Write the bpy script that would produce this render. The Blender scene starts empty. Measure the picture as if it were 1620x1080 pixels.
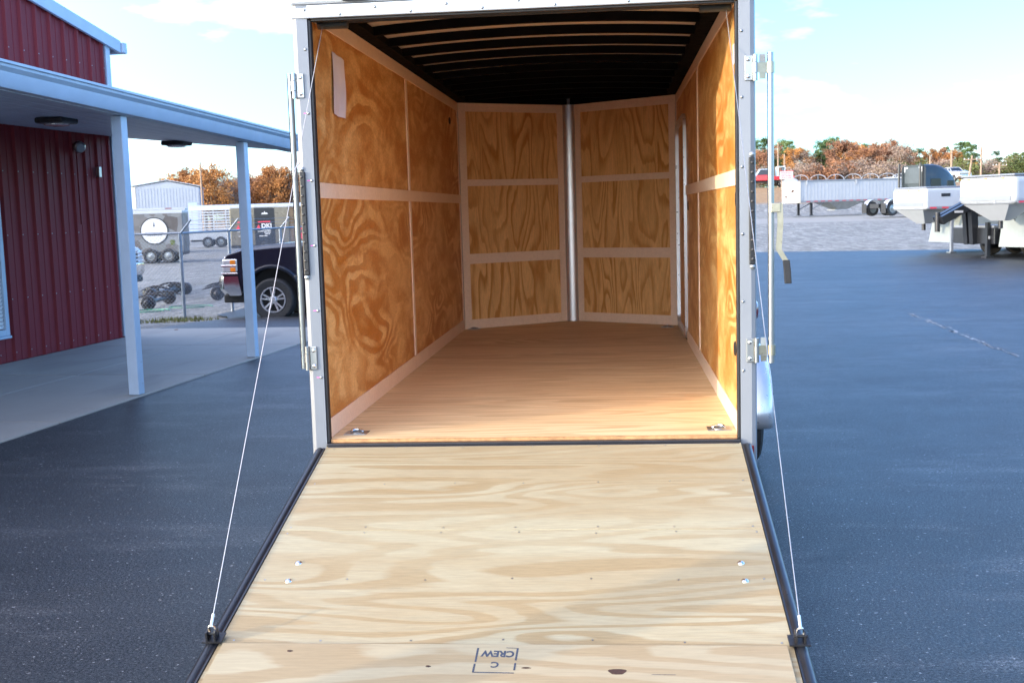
import bpy, bmesh, math, random
from mathutils import Vector, Matrix
random.seed(7)
SC = bpy.context.scene
COL = SC.collection
PI = math.pi
R = math.radians

# ------------------------------------------------------------------ camera
cd = bpy.data.cameras.new('camera')
cam = bpy.data.objects.new('camera', cd)
COL.objects.link(cam)
SC.camera = cam
cd.sensor_width = 36.0
cd.lens = 40.24
cd.clip_start = 0.05
cd.clip_end = 4000
YAW, PITCH, ROLL = R(5.2507), R(6.4592), R(-1.68)
_f = Vector((-math.sin(YAW) * math.cos(PITCH), math.cos(YAW) * math.cos(PITCH), -math.sin(PITCH)))
_r0 = Vector((math.cos(YAW), math.sin(YAW), 0))
_u0 = _r0.cross(_f)
_r = math.cos(ROLL) * _r0 + math.sin(ROLL) * _u0
_u = -math.sin(ROLL) * _r0 + math.cos(ROLL) * _u0
CAM = Vector((0.4092, -5.2893, 1.6031))
M = Matrix((_r, _u, -_f)).transposed().to_4x4()
M.translation = CAM
cam.matrix_world = M
cd.dof.use_dof = True
cd.dof.focus_distance = 5.6
cd.dof.aperture_fstop = 9.0

# ------------------------------------------------------------------ sky, sun, exposure
SUN_AZ, SUN_EL = R(60.0), R(8.0)      # light travels towards +X, +Y
SKY_STRENGTH = 0.15
sun_dir = Vector((math.sin(SUN_AZ) * math.cos(SUN_EL), math.cos(SUN_AZ) * math.cos(SUN_EL), -math.sin(SUN_EL)))
W = bpy.data.worlds.new('World')
SC.world = W
W.use_nodes = True
nt = W.node_tree
nt.nodes.clear()
def wn(t, **k):
    n = nt.nodes.new(t)
    for a, b in k.items(): setattr(n, a, b)
    return n
sky = wn('ShaderNodeTexSky', sky_type='NISHITA', sun_disc=False)
sky.sun_elevation = SUN_EL
sky.sun_rotation = math.atan2(-sun_dir.x, -sun_dir.y)
sky.air_density = 1.0
sky.dust_density = 1.0
sky.ozone_density = 2.0
wtc = wn('ShaderNodeTexCoord')
wmap = wn('ShaderNodeMapping')
wmap.inputs['Scale'].default_value = (1.0, 1.0, 3.2)
wnz = wn('ShaderNodeTexNoise')
wnz.inputs['Scale'].default_value = 3.4
wnz.inputs['Detail'].default_value = 7
wnz.inputs['Roughness'].default_value = 0.55
wr = wn('ShaderNodeValToRGB')
wr.color_ramp.elements[0].position = 0.52
wr.color_ramp.elements[1].position = 0.72
wmul = wn('ShaderNodeMath', operation='MULTIPLY')
wmul.inputs[1].default_value = 0.55
wtint = wn('ShaderNodeMix', data_type='RGBA', blend_type='MULTIPLY')
wtint.inputs[0].default_value = 1.0
wtint.inputs[7].default_value = (0.54, 0.93, 1.52, 1)     # daylight white balance set cool
wmix = wn('ShaderNodeMix', data_type='RGBA')
wmix.inputs[7].default_value = (7.2, 7.4, 7.8, 1)
wbg = wn('ShaderNodeBackground')
wbg.inputs['Strength'].default_value = SKY_STRENGTH
wout = wn('ShaderNodeOutputWorld')
L = nt.links.new
L(wtc.outputs['Generated'], wmap.inputs['Vector'])
L(wmap.outputs['Vector'], wnz.inputs['Vector'])
L(wnz.outputs['Fac'], wr.inputs['Fac'])
L(wr.outputs['Color'], wmul.inputs[0])
L(wmul.outputs[0], wmix.inputs[0])
L(sky.outputs['Color'], wtint.inputs[6])
L(wtint.outputs[2], wmix.inputs[6])
# thin high cloud over the low sun: forward-scattered veil, falling off with the angle from the sun
wdot = wn('ShaderNodeVectorMath', operation='DOT_PRODUCT')
wdot.inputs[1].default_value = tuple(-sun_dir)
wma = wn('ShaderNodeMath', operation='MULTIPLY_ADD')
wma.inputs[1].default_value = 0.5
wma.inputs[2].default_value = 0.5
wpw = wn('ShaderNodeMath', operation='POWER')
wpw.inputs[1].default_value = 3.6
wveil = wn('ShaderNodeMix', data_type='RGBA', blend_type='ADD')
wveil.inputs[7].default_value = (10.5, 9.2, 8.0, 1)
L(wtc.outputs['Generated'], wdot.inputs[0])
L(wdot.outputs['Value'], wma.inputs[0])
L(wma.outputs[0], wpw.inputs[0])
L(wpw.outputs[0], wveil.inputs[0])
L(wmix.outputs[2], wveil.inputs[6])
L(wveil.outputs[2], wbg.inputs['Color'])
L(wbg.outputs[0], wout.inputs['Surface'])

sd = bpy.data.lights.new('sun', 'SUN')
sd.energy = 1.15
sd.angle = R(0.5)
sd.color = (1.0, 0.80, 0.58)
so = bpy.data.objects.new('sun', sd)
COL.objects.link(so)
so.rotation_euler = sun_dir.to_track_quat('-Z', 'Y').to_euler()
so.location = (-20, -12, 12)

SC.cycles.max_bounces = 14
SC.cycles.diffuse_bounces = 9
SC.view_settings.view_transform = 'Standard'
SC.view_settings.look = 'None'
SC.view_settings.exposure = 2.15
SC.view_settings.gamma = 1.0
SC.view_settings.use_curve_mapping = False

# ------------------------------------------------------------------ materials
MATS = {}
def new_mat(name):
    m = bpy.data.materials.new(name)
    m.use_nodes = True
    t = m.node_tree
    b = t.nodes['Principled BSDF']
    MATS[name] = m
    return m, t, b
def node(t, ty, ins=None, **k):
    n = t.nodes.new(ty)
    for a, b in k.items(): setattr(n, a, b)
    if ins:
        for a, b in ins.items(): n.inputs[a].default_value = b
    return n
def coords(t, scale=(1, 1, 1), rnd=0.0, kind='Object', rot=(0, 0, 0)):
    tc = node(t, 'ShaderNodeTexCoord')
    out = tc.outputs[kind]
    if rnd:
        oi = node(t, 'ShaderNodeObjectInfo')
        mm = node(t, 'ShaderNodeMath', operation='MULTIPLY')
        mm.inputs[1].default_value = rnd
        t.links.new(oi.outputs['Random'], mm.inputs[0])
        va = node(t, 'ShaderNodeVectorMath', operation='ADD')
        t.links.new(out, va.inputs[0])
        t.links.new(mm.outputs[0], va.inputs[1])
        out = va.outputs[0]
    mp = node(t, 'ShaderNodeMapping', {'Scale': scale, 'Rotation': rot})
    t.links.new(out, mp.inputs['Vector'])
    return mp.outputs['Vector']
def noise(t, vec, scale, detail=3, rough=0.5, dist=0.0):
    n = node(t, 'ShaderNodeTexNoise', {'Scale': scale, 'Detail': detail, 'Roughness': rough, 'Distortion': dist})
    t.links.new(vec, n.inputs['Vector'])
    return n.outputs['Fac']
def math_(t, op, a, b=None, c=None, clamp=False):
    n = node(t, 'ShaderNodeMath', operation=op, use_clamp=clamp)
    for i, q in enumerate((a, b, c)):
        if q is None: continue
        if isinstance(q, (int, float)): n.inputs[i].default_value = q
        else: t.links.new(q, n.inputs[i])
    return n.outputs[0]
def ramp(t, fac, stops):
    n = node(t, 'ShaderNodeValToRGB')
    e = n.color_ramp.elements
    while len(e) < len(stops): e.new(0.5)
    for k, (p, c) in enumerate(stops):
        e[k].position = p
        e[k].color = tuple(c) + (1,) if len(c) == 3 else c
    t.links.new(fac, n.inputs['Fac'])
    return n.outputs['Color']
def mixc(t, fac, a, b, blend='MIX'):
    n = node(t, 'ShaderNodeMix', data_type='RGBA', blend_type=blend)
    for i, q in ((0, fac), (6, a), (7, b)):
        if isinstance(q, (int, float)): n.inputs[i].default_value = q
        elif isinstance(q, tuple): n.inputs[i].default_value = q + (1,) if len(q) == 3 else q
        else: t.links.new(q, n.inputs[i])
    return n.outputs[2]
def bump(t, b, h, strength=0.2, dist=0.01):
    n = node(t, 'ShaderNodeBump', {'Strength': strength, 'Distance': dist})
    t.links.new(h, n.inputs['Height'])
    t.links.new(n.outputs['Normal'], b.inputs['Normal'])
def mat(name, col, rough=0.5, metal=0.0, var=0.12, vs=6.0, bmp=0.0, bs=60.0, coat=0.0, rvar=0.15, rnd=7.0, emit=0.0, alpha=1.0):
    m, t, b = new_mat(name)
    v = coords(t, rnd=rnd)
    f = noise(t, v, vs, 5, 0.6)
    dark = tuple(c * (1 - var) for c in col)
    lite = tuple(min(1, c * (1 + var)) for c in col)
    t.links.new(ramp(t, f, [(0.3, dark), (0.7, lite)]), b.inputs['Base Color'])
    rr = math_(t, 'MULTIPLY_ADD', noise(t, v, vs * 3.1, 4), rvar * 2, rough - rvar, clamp=True)
    t.links.new(rr, b.inputs['Roughness'])
    b.inputs['Metallic'].default_value = metal
    if coat: b.inputs['Coat Weight'].default_value = coat
    if bmp: bump(t, b, noise(t, v, bs, 3), bmp, 0.004)
    if emit:
        b.inputs['Emission Color'].default_value = col + (1,)
        b.inputs['Emission Strength'].default_value = emit
    if alpha < 1: b.inputs['Alpha'].default_value = alpha
    return m

def plywood(name, light, dark, stretch, bands=9.0, nscale=1.0, edge=(0.45, 0.8), blotch=0.5, fine=0.35, blotch_col=None, rough=0.55, fstretch=None, ndist=0.35, bscale=1.6, knots=0.0, bandmix=1.0, nd=1.6, soft=(0.33, 0.6), lo=0.3):
    """Rotary-cut pine: contour bands of stretched noise, blotches and fine fibre."""
    m, t, b = new_mat(name)
    v = coords(t, stretch, rnd=23.0)
    h = noise(t, v, nscale, nd, 0.42, ndist)
    h2 = noise(t, v, nscale * 7, 2, 0.5)
    s = math_(t, 'MULTIPLY_ADD', h, bands, math_(t, 'MULTIPLY', h2, 0.38))
    fr = math_(t, 'FRACT', s)
    # late wood: slow rise, quick fall
    band = ramp(t, fr, [(0.0, (0, 0, 0)), (edge[0], (0.08, 0.08, 0.08)), (edge[1], (1, 1, 1)), (0.93, (0.85, 0.85, 0.85)), (1.0, (0, 0, 0))])
    mask = ramp(t, noise(t, v, nscale * 0.9, 2, 0.5, 0.2), [(soft[0], (lo, lo, lo)), (soft[1], (1, 1, 1))])
    bm = math_(t, 'MULTIPLY', math_(t, 'MULTIPLY', band, mask), bandmix, clamp=True)
    bl = ramp(t, noise(t, v, nscale * bscale, 5, 0.62, 0.4), [(0.42, (0, 0, 0)), (0.60, (1, 1, 1))])
    c = mixc(t, bm, light, dark)
    bc = blotch_col or dark
    c = mixc(t, math_(t, 'MULTIPLY', bl, blotch), c, bc)
    fs = fstretch or tuple(q * 1.0 for q in stretch)
    v2 = coords(t, fs, rnd=23.0)
    fb = noise(t, v2, 30.0, 6, 0.8)
    fc = ramp(t, fb, [(0.3, (1 - fine,) * 3), (0.7, (1 + fine * 0.25,) * 3)])
    c = mixc(t, 1.0, c, fc, 'MULTIPLY')
    t.links.new(c, b.inputs['Base Color'])
    b.inputs['Roughness'].default_value = rough
    b.inputs['Specular IOR Level'].default_value = 0.35
    bump(t, b, fb, 0.12, 0.002)
    return m

# wood.  walls: grain along Y; nose: grain along Z; floor and ramp: grain along X
plywood('wall_ply', (0.88, 0.53, 0.20), (0.50, 0.16, 0.016), (1.0, 0.75, 1.7), bands=13.0, nscale=1.15, blotch=0.7, blotch_col=(0.53, 0.18, 0.02), fine=0.34, rough=0.45, fstretch=(0.6, 1.3, 2.6), bscale=3.0, edge=(0.35, 0.55), ndist=0.5, bandmix=0.8, soft=(0.46, 0.60))
plywood('nose_ply', (0.92, 0.57, 0.23), (0.60, 0.27, 0.065), (3.4, 3.4, 0.6), bands=12.0, nscale=1.2, blotch=0.35, fine=0.3, rough=0.5, fstretch=(3.0, 3.0, 0.35), blotch_col=(0.62, 0.29, 0.08))
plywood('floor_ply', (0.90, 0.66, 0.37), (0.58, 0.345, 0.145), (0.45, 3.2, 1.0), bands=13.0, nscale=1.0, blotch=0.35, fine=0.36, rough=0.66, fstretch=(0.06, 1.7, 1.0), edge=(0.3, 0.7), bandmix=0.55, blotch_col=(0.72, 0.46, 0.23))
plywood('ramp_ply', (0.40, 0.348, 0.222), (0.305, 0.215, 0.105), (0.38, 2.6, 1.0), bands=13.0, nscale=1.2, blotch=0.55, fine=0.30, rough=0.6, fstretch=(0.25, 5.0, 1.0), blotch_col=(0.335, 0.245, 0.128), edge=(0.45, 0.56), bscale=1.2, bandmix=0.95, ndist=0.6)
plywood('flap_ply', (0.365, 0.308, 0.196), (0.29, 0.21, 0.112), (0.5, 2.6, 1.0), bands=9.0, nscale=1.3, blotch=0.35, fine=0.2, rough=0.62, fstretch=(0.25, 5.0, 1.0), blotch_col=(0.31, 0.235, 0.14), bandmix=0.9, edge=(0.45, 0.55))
plywood('trim_wood', (0.90, 0.70, 0.515), (0.85, 0.635, 0.45), (1.5, 1.5, 1.5), bands=5.0, nscale=1.0, blotch=0.3, fine=0.14, rough=0.5, bandmix=0.5, blotch_col=(0.87, 0.655, 0.475))
mat('edge_wood', (0.42, 0.22, 0.09), 0.7, var=0.3, vs=30)
mat('knot_dark', (0.045, 0.018, 0.010), 0.7, var=0.5, vs=60)
mat('ink', (0.035, 0.045, 0.07), 0.7, var=0.4, vs=120)
mat('ink_red', (0.30, 0.06, 0.06), 0.7, var=0.4, vs=120)

# metals and plastics
mat('aluminium_header', (0.40, 0.42, 0.44), 0.45, 0.2, var=0.04, vs=3, rvar=0.08)
mat('aluminium', (0.20, 0.215, 0.235), 0.45, 0.2, var=0.04, vs=3, rvar=0.08)
mat('aluminium_bright', (0.66, 0.67, 0.69), 0.3, 0.7, var=0.05, vs=9, rvar=0.08)
mat('aluminium_brushed', (0.60, 0.60, 0.61), 0.34, 1.0, var=0.05, vs=5, rvar=0.05)
mat('galvanised', (0.34, 0.35, 0.345), 0.30, 0.9, var=0.05, vs=9, rvar=0.06)
mat('zinc_yellow', (0.40, 0.365, 0.27), 0.33, 0.9, var=0.15, vs=30)
mat('roof_liner', (0.56, 0.47, 0.37), 0.6, var=0.08, vs=4)
mat('wheel_silver', (0.50, 0.51, 0.53), 0.25, 0.55, var=0.05, vs=6)
mat('ceiling_liner', (0.004, 0.004, 0.0045), 0.8, var=0.3, vs=9, bmp=0.3, bs=40)
mat('rubber', (0.014, 0.014, 0.015), 0.62, var=0.3, vs=14, bmp=0.2, bs=90)
mat('tyre_rubber', (0.020, 0.020, 0.021), 0.75, var=0.3, vs=20, bmp=0.3, bs=120)
mat('black_paint', (0.012, 0.013, 0.016), 0.32, var=0.25, vs=11, rvar=0.1)
mat('black_steel', (0.022, 0.022, 0.024), 0.42, 0.3, var=0.35, vs=25)
mat('red_lens', (0.17, 0.006, 0.009), 0.2, var=0.15, vs=30, coat=0.5)
mat('led_black', (0.008, 0.008, 0.009), 0.4, var=0.3, vs=40)
mat('led_lens', (0.045, 0.042, 0.04), 0.25, 0.2, var=0.3, vs=60)
mat('amber_lens', (0.75, 0.21, 0.02), 0.2, var=0.15, vs=30, coat=0.5)
mat('clear_lens', (0.62, 0.64, 0.66), 0.12, 0.5, var=0.2, vs=30)
mat('chrome', (0.80, 0.81, 0.83), 0.10, 1.0, var=0.05, vs=8, rvar=0.06)
mat('cable_steel', (0.42, 0.42, 0.43), 0.4, 0.5, var=0.15, vs=80)
mat('white_paint', (0.37, 0.46, 0.56), 0.42, var=0.06, vs=4)
mat('white_trailer', (0.35, 0.37, 0.395), 0.36, var=0.05, vs=2.5)
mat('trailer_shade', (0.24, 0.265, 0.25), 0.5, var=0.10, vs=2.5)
mat('grey_hopper', (0.40, 0.41, 0.42), 0.45, 0.3, var=0.15, vs=3)
mat('dark_truck_paint', (0.006, 0.009, 0.018), 0.22, var=0.1, vs=3, coat=0.25, rvar=0.05)
mat('white_truck_paint', (0.45, 0.46, 0.48), 0.2, var=0.04, vs=3, coat=0.6, rvar=0.05)
mat('red_truck_paint', (0.42, 0.015, 0.025), 0.3, var=0.1, vs=3, coat=0.5)
mat('tractor_paint', (0.012, 0.020, 0.024), 0.4, var=0.12, vs=2, coat=0.2)
mat('tractor_panel', (0.05, 0.062, 0.068), 0.45, var=0.1, vs=3)
mat('car_glass', (0.02, 0.025, 0.03), 0.06, var=0.1, vs=3, rvar=0.03)
mat('bronze_reflection', (0.16, 0.115, 0.075), 0.24, 0.55, var=0.35, vs=1.3, rvar=0.08)  # reflections of the surroundings on a glossy black side, put into the colour
mat('tan_reflection', (0.15, 0.135, 0.105), 0.3, 0.35, var=0.3, vs=1.3)  # tan reflections on a glossy trailer, painted into its colour
mat('sign_white', (0.50, 0.50, 0.50), 0.5, var=0.04, vs=5)
mat('sign_red', (0.55, 0.03, 0.05), 0.5, var=0.1, vs=5)
mat('sign_yellow', (0.80, 0.42, 0.01), 0.45, var=0.06, vs=5)
mat('wood_pole', (0.27, 0.19, 0.13), 0.85, var=0.3, vs=6)
mat('fence_steel', (0.20, 0.23, 0.27), 0.5, 0.4, var=0.2, vs=9)
mat('paper', (0.70, 0.65, 0.70), 0.7, var=0.05, vs=8)
mat('pink_chalk', (0.75, 0.12, 0.42), 0.8, var=0.2, vs=60)
mat('hose_green', (0.02, 0.16, 0.10), 0.4, var=0.2, vs=10)
mat('drum_black', (0.018, 0.018, 0.02), 0.45, 0.3, var=0.4, vs=12)
mat('dead_leaf', (0.24, 0.085, 0.02), 0.8, var=0.4, vs=40)
mat('bark', (0.14, 0.10, 0.075), 0.9, var=0.4, vs=3)
mat('metal_cream', (0.62, 0.55, 0.43), 0.5, var=0.05, vs=1)  # cream parts, and painted sunlight on the far grey building's end wall
mat('metal_bluegrey', (0.33, 0.37, 0.42), 0.5, var=0.06, vs=0.6)
mat('chalk_dust', (0.26, 0.28, 0.30), 0.9, var=0.3, vs=40)
mat('blind_white', (0.72, 0.73, 0.74), 0.6, var=0.03, vs=5)

MATS['ceiling_liner'].node_tree.nodes['Principled BSDF'].inputs['Specular IOR Level'].default_value = 0.06
def wall_red(name):
    m, t, b = new_mat(name)
    v = coords(t, rnd=11.0)
    f = noise(t, v, 2.0, 5, 0.65)
    st = noise(t, coords(t, (6, 6, 0.35), rnd=11.0), 3.0, 4)
    c = mixc(t, f, (0.150, 0.018, 0.022), (0.195, 0.028, 0.034))
    c = mixc(t, math_(t, 'MULTIPLY', st, 0.22), c, (0.25, 0.05, 0.06))
    t.links.new(c, b.inputs['Base Color'])
    t.links.new(math_(t, 'MULTIPLY_ADD', f, 0.2, 0.42), b.inputs['Roughness'])
    b.inputs['Specular IOR Level'].default_value = 0.10
    return m
wall_red('red_metal')

def asphalt():
    m, t, b = new_mat('asphalt')
    v = coords(t)
    big = noise(t, v, 0.3, 6, 0.62, 0.4)
    med = noise(t, v, 2.4, 6, 0.7)
    agg = noise(t, v, 85.0, 5, 0.92)
    agg2 = noise(t, v, 240.0, 3, 0.8)
    c = mixc(t, ramp(t, big, [(0.36, (0, 0, 0)), (0.64, (1, 1, 1))]), (0.0030, 0.0036, 0.0048), (0.0075, 0.0088, 0.0108))
    c = mixc(t, ramp(t, med, [(0.4, (0, 0, 0)), (0.72, (0.5, 0.5, 0.5))]), c, (0.016, 0.0172, 0.019))
    # exposed stone
    c = mixc(t, ramp(t, agg, [(0.52, (0, 0, 0)), (0.66, (0.9, 0.9, 0.9))]), c, (0.11, 0.111, 0.114))
    c = mixc(t, ramp(t, agg2, [(0.60, (0, 0, 0)), (0.72, (0.8, 0.8, 0.8))]), c, (0.10, 0.10, 0.102))
    # rare pale chips and dusty scuffs
    chip = ramp(t, noise(t, v, 46.0, 3, 0.6), [(0.655, (0, 0, 0)), (0.70, (1, 1, 1))])
    c = mixc(t, math_(t, 'MULTIPLY', chip, 0.7), c, (0.46, 0.46, 0.46))
    scuffm = ramp(t, noise(t, coords(t, (0.45, 1.5, 1.0)), 1.3, 7, 0.72), [(0.53, (0, 0, 0)), (0.70, (1, 1, 1))])
    sc = math_(t, 'MULTIPLY', scuffm, ramp(t, noise(t, v, 60.0, 4, 0.8), [(0.48, (0, 0, 0)), (0.66, (1, 1, 1))]))
    c = mixc(t, math_(t, 'MULTIPLY', sc, 0.8), c, (0.30, 0.30, 0.305))
    # drips of oil
    oil = ramp(t, noise(t, v, 1.1, 3, 0.5, 0.6), [(0.70, (0, 0, 0)), (0.75, (1, 1, 1))])
    c = mixc(t, math_(t, 'MULTIPLY', oil, 0.7), c, (0.004, 0.0045, 0.005))
    t.links.new(c, b.inputs['Base Color'])
    rr = math_(t, 'ADD', math_(t, 'MULTIPLY_ADD', med, 0.16, 0.34), math_(t, 'MULTIPLY', agg, 0.12))
    t.links.new(rr, b.inputs['Roughness'])
    sp = ramp(t, math_(t, 'ADD', math_(t, 'MULTIPLY', agg, 0.6), math_(t, 'MULTIPLY', agg2, 0.4)), [(0.42, (0.06, 0.06, 0.06)), (0.60, (0.62, 0.62, 0.62))])
    lane = noise(t, coords(t, (0.5, 1.4, 1.0)), 0.45, 6, 0.66, 0.5)
    sp = math_(t, 'MULTIPLY', sp, math_(t, 'MULTIPLY_ADD', lane, 1.9, 0.35))
    t.links.new(sp, b.inputs['Specular IOR Level'])
    bump(t, b, math_(t, 'ADD', agg, math_(t, 'MULTIPLY', agg2, 0.6)), 0.5, 0.006)
asphalt()

def concrete():
    m, t, b = new_mat('concrete')
    v = coords(t, rnd=5.0)
    f = noise(t, v, 0.9, 6, 0.62)
    g = noise(t, v, 14.0, 4, 0.7)
    c = mixc(t, f, (0.26, 0.238, 0.20), (0.375, 0.346, 0.295))
    st = ramp(t, noise(t, coords(t, (1.0, 0.35, 1.0), rnd=5.0), 1.6, 5, 0.6, 0.5), [(0.52, (0, 0, 0)), (0.7, (1, 1, 1))])
    c = mixc(t, math_(t, 'MULTIPLY', st, 0.4), c, (0.15, 0.135, 0.12))
    c = mixc(t, math_(t, 'MULTIPLY', g, 0.25), c, (0.19, 0.185, 0.175))
    t.links.new(c, b.inputs['Base Color'])
    b.inputs['Roughness'].default_value = 0.72
    bump(t, b, g, 0.15, 0.004)
concrete()

def terrain_mat():
    m, t, b = new_mat('terrain')
    v = coords(t)
    g = noise(t, v, 16.0, 4, 0.8)
    g2 = noise(t, v, 2.2, 5, 0.65)
    g3 = noise(t, coords(t, (1.0, 0.16, 1.0)), 3.2, 9, 0.86)
    vo = node(t, 'ShaderNodeTexVoronoi', {'Scale': 22.0})
    t.links.new(v, vo.inputs['Vector'])
    gravel = ramp(t, math_(t, 'ADD', math_(t, 'MULTIPLY', g, 0.45), math_(t, 'MULTIPLY', g3, 0.55)), [(0.38, (0.030, 0.030, 0.028)), (0.5, (0.150, 0.149, 0.138)), (0.62, (0.46, 0.455, 0.42))])
    gravel = mixc(t, math_(t, 'MULTIPLY', g2, 0.35), gravel, (0.165, 0.16, 0.143))
    road = mixc(t, g2, (0.19, 0.187, 0.172), (0.26, 0.255, 0.236))
    grass = ramp(t, noise(t, coords(t, (1, 1, 0.4)), 2.6, 6, 0.7), [(0.3, (0.15, 0.085, 0.035)), (0.55, (0.27, 0.165, 0.075)), (0.75, (0.33, 0.23, 0.12))])
    weed = ramp(t, noise(t, v, 0.5, 5, 0.6), [(0.6, (0, 0, 0)), (0.68, (1, 1, 1))])
    sep = node(t, 'ShaderNodeSeparateXYZ')
    tc = node(t, 'ShaderNodeTexCoord')
    t.links.new(tc.outputs['Object'], sep.inputs[0])
    yy = math_(t, 'MULTIPLY_ADD', noise(t, v, 0.35, 4), 5.0, math_(t, 'ADD', sep.outputs['Y'], -2.5))
    isroad = math_(t, 'MULTIPLY', ramp01(t, yy, 70.0, 72.0), ramp01(t, yy, 84.5, 83.0))
    c = mixc(t, isroad, gravel, road)
    isgrass = ramp01(t, yy, 104.5, 107.0)
    c = mixc(t, isgrass, c, grass)
    c = mixc(t, math_(t, 'MULTIPLY', weed, math_(t, 'MULTIPLY', ramp01(t, yy, 60, 30), 0.25)), c, (0.11, 0.12, 0.05))
    t.links.new(c, b.inputs['Base Color'])
    b.inputs['Roughness'].default_value = 0.9
    bump(t, b, math_(t, 'ADD', vo.outputs['Distance'], g), 0.8, 0.03)
def ramp01(t, x, a, b):
    n = node(t, 'ShaderNodeMapRange', {'From Min': a, 'From Max': b, 'To Min': 0.0, 'To Max': 1.0})
    n.clamp = True
    t.links.new(x, n.inputs['Value'])
    return n.outputs[0]
terrain_mat()

def foliage(name, cols, tr=0.25):
    m, t, b = new_mat(name)
    oi = node(t, 'ShaderNodeObjectInfo')
    v = coords(t, rnd=31.0)
    f = noise(t, v, 0.55, 3, 0.6)
    f2 = noise(t, v, 5.0, 2, 0.6)
    s = math_(t, 'ADD', math_(t, 'MULTIPLY', f, 0.6), math_(t, 'MULTIPLY_ADD', f2, 0.4, math_(t, 'MULTIPLY_ADD', oi.outputs['Random'], 0.3, -0.15)))
    c = ramp(t, s, [(0.28 + 0.44 * k / (len(cols) - 1), q) for k, q in enumerate(cols)])
    t.links.new(c, b.inputs['Base Color'])
    b.inputs['Roughness'].default_value = 0.8
    b.inputs['Specular IOR Level'].default_value = 0.2
foliage('leaf_orange', [(0.18, 0.075, 0.03), (0.34, 0.145, 0.045), (0.45, 0.22, 0.07)])
foliage('leaf_rust', [(0.18, 0.09, 0.055), (0.31, 0.15, 0.08), (0.40, 0.21, 0.11)])
foliage('leaf_grey', [(0.18, 0.13, 0.10), (0.26, 0.19, 0.145), (0.33, 0.25, 0.19)])
foliage('leaf_pine', [(0.04, 0.07, 0.03), (0.085, 0.135, 0.045), (0.17, 0.21, 0.065)])
foliage('leaf_yellow', [(0.24, 0.11, 0.02), (0.36, 0.19, 0.03), (0.42, 0.25, 0.05)])
foliage('leaf_bush', [(0.05, 0.07, 0.025), (0.09, 0.11, 0.035), (0.14, 0.15, 0.05)])
foliage('grass_tuft', [(0.06, 0.08, 0.02), (0.13, 0.13, 0.04), (0.24, 0.19, 0.08)])

def wrap_mat():
    m, t, b = new_mat('printed_wrap')
    v = coords(t, (1, 1, 1))
    vo = node(t, 'ShaderNodeTexVoronoi', {'Scale': 2.6, 'Randomness': 1.0})
    t.links.new(v, vo.inputs['Vector'])
    sep = node(t, 'ShaderNodeSeparateColor')
    t.links.new(vo.outputs['Color'], sep.inputs[0])
    c = ramp(t, sep.outputs[0], [(0.0, (0.05, 0.04, 0.035)), (0.25, (0.15, 0.16, 0.17)), (0.5, (0.07, 0.055, 0.045)), (0.7, (0.20, 0.21, 0.22)), (1.0, (0.06, 0.065, 0.045))])
    c = mixc(t, math_(t, 'MULTIPLY', noise(t, v, 9, 4), 0.4), c, (0.14, 0.135, 0.135))
    t.links.new(c, b.inputs['Base Color'])
    b.inputs['Roughness'].default_value = 0.35
wrap_mat()

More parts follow.
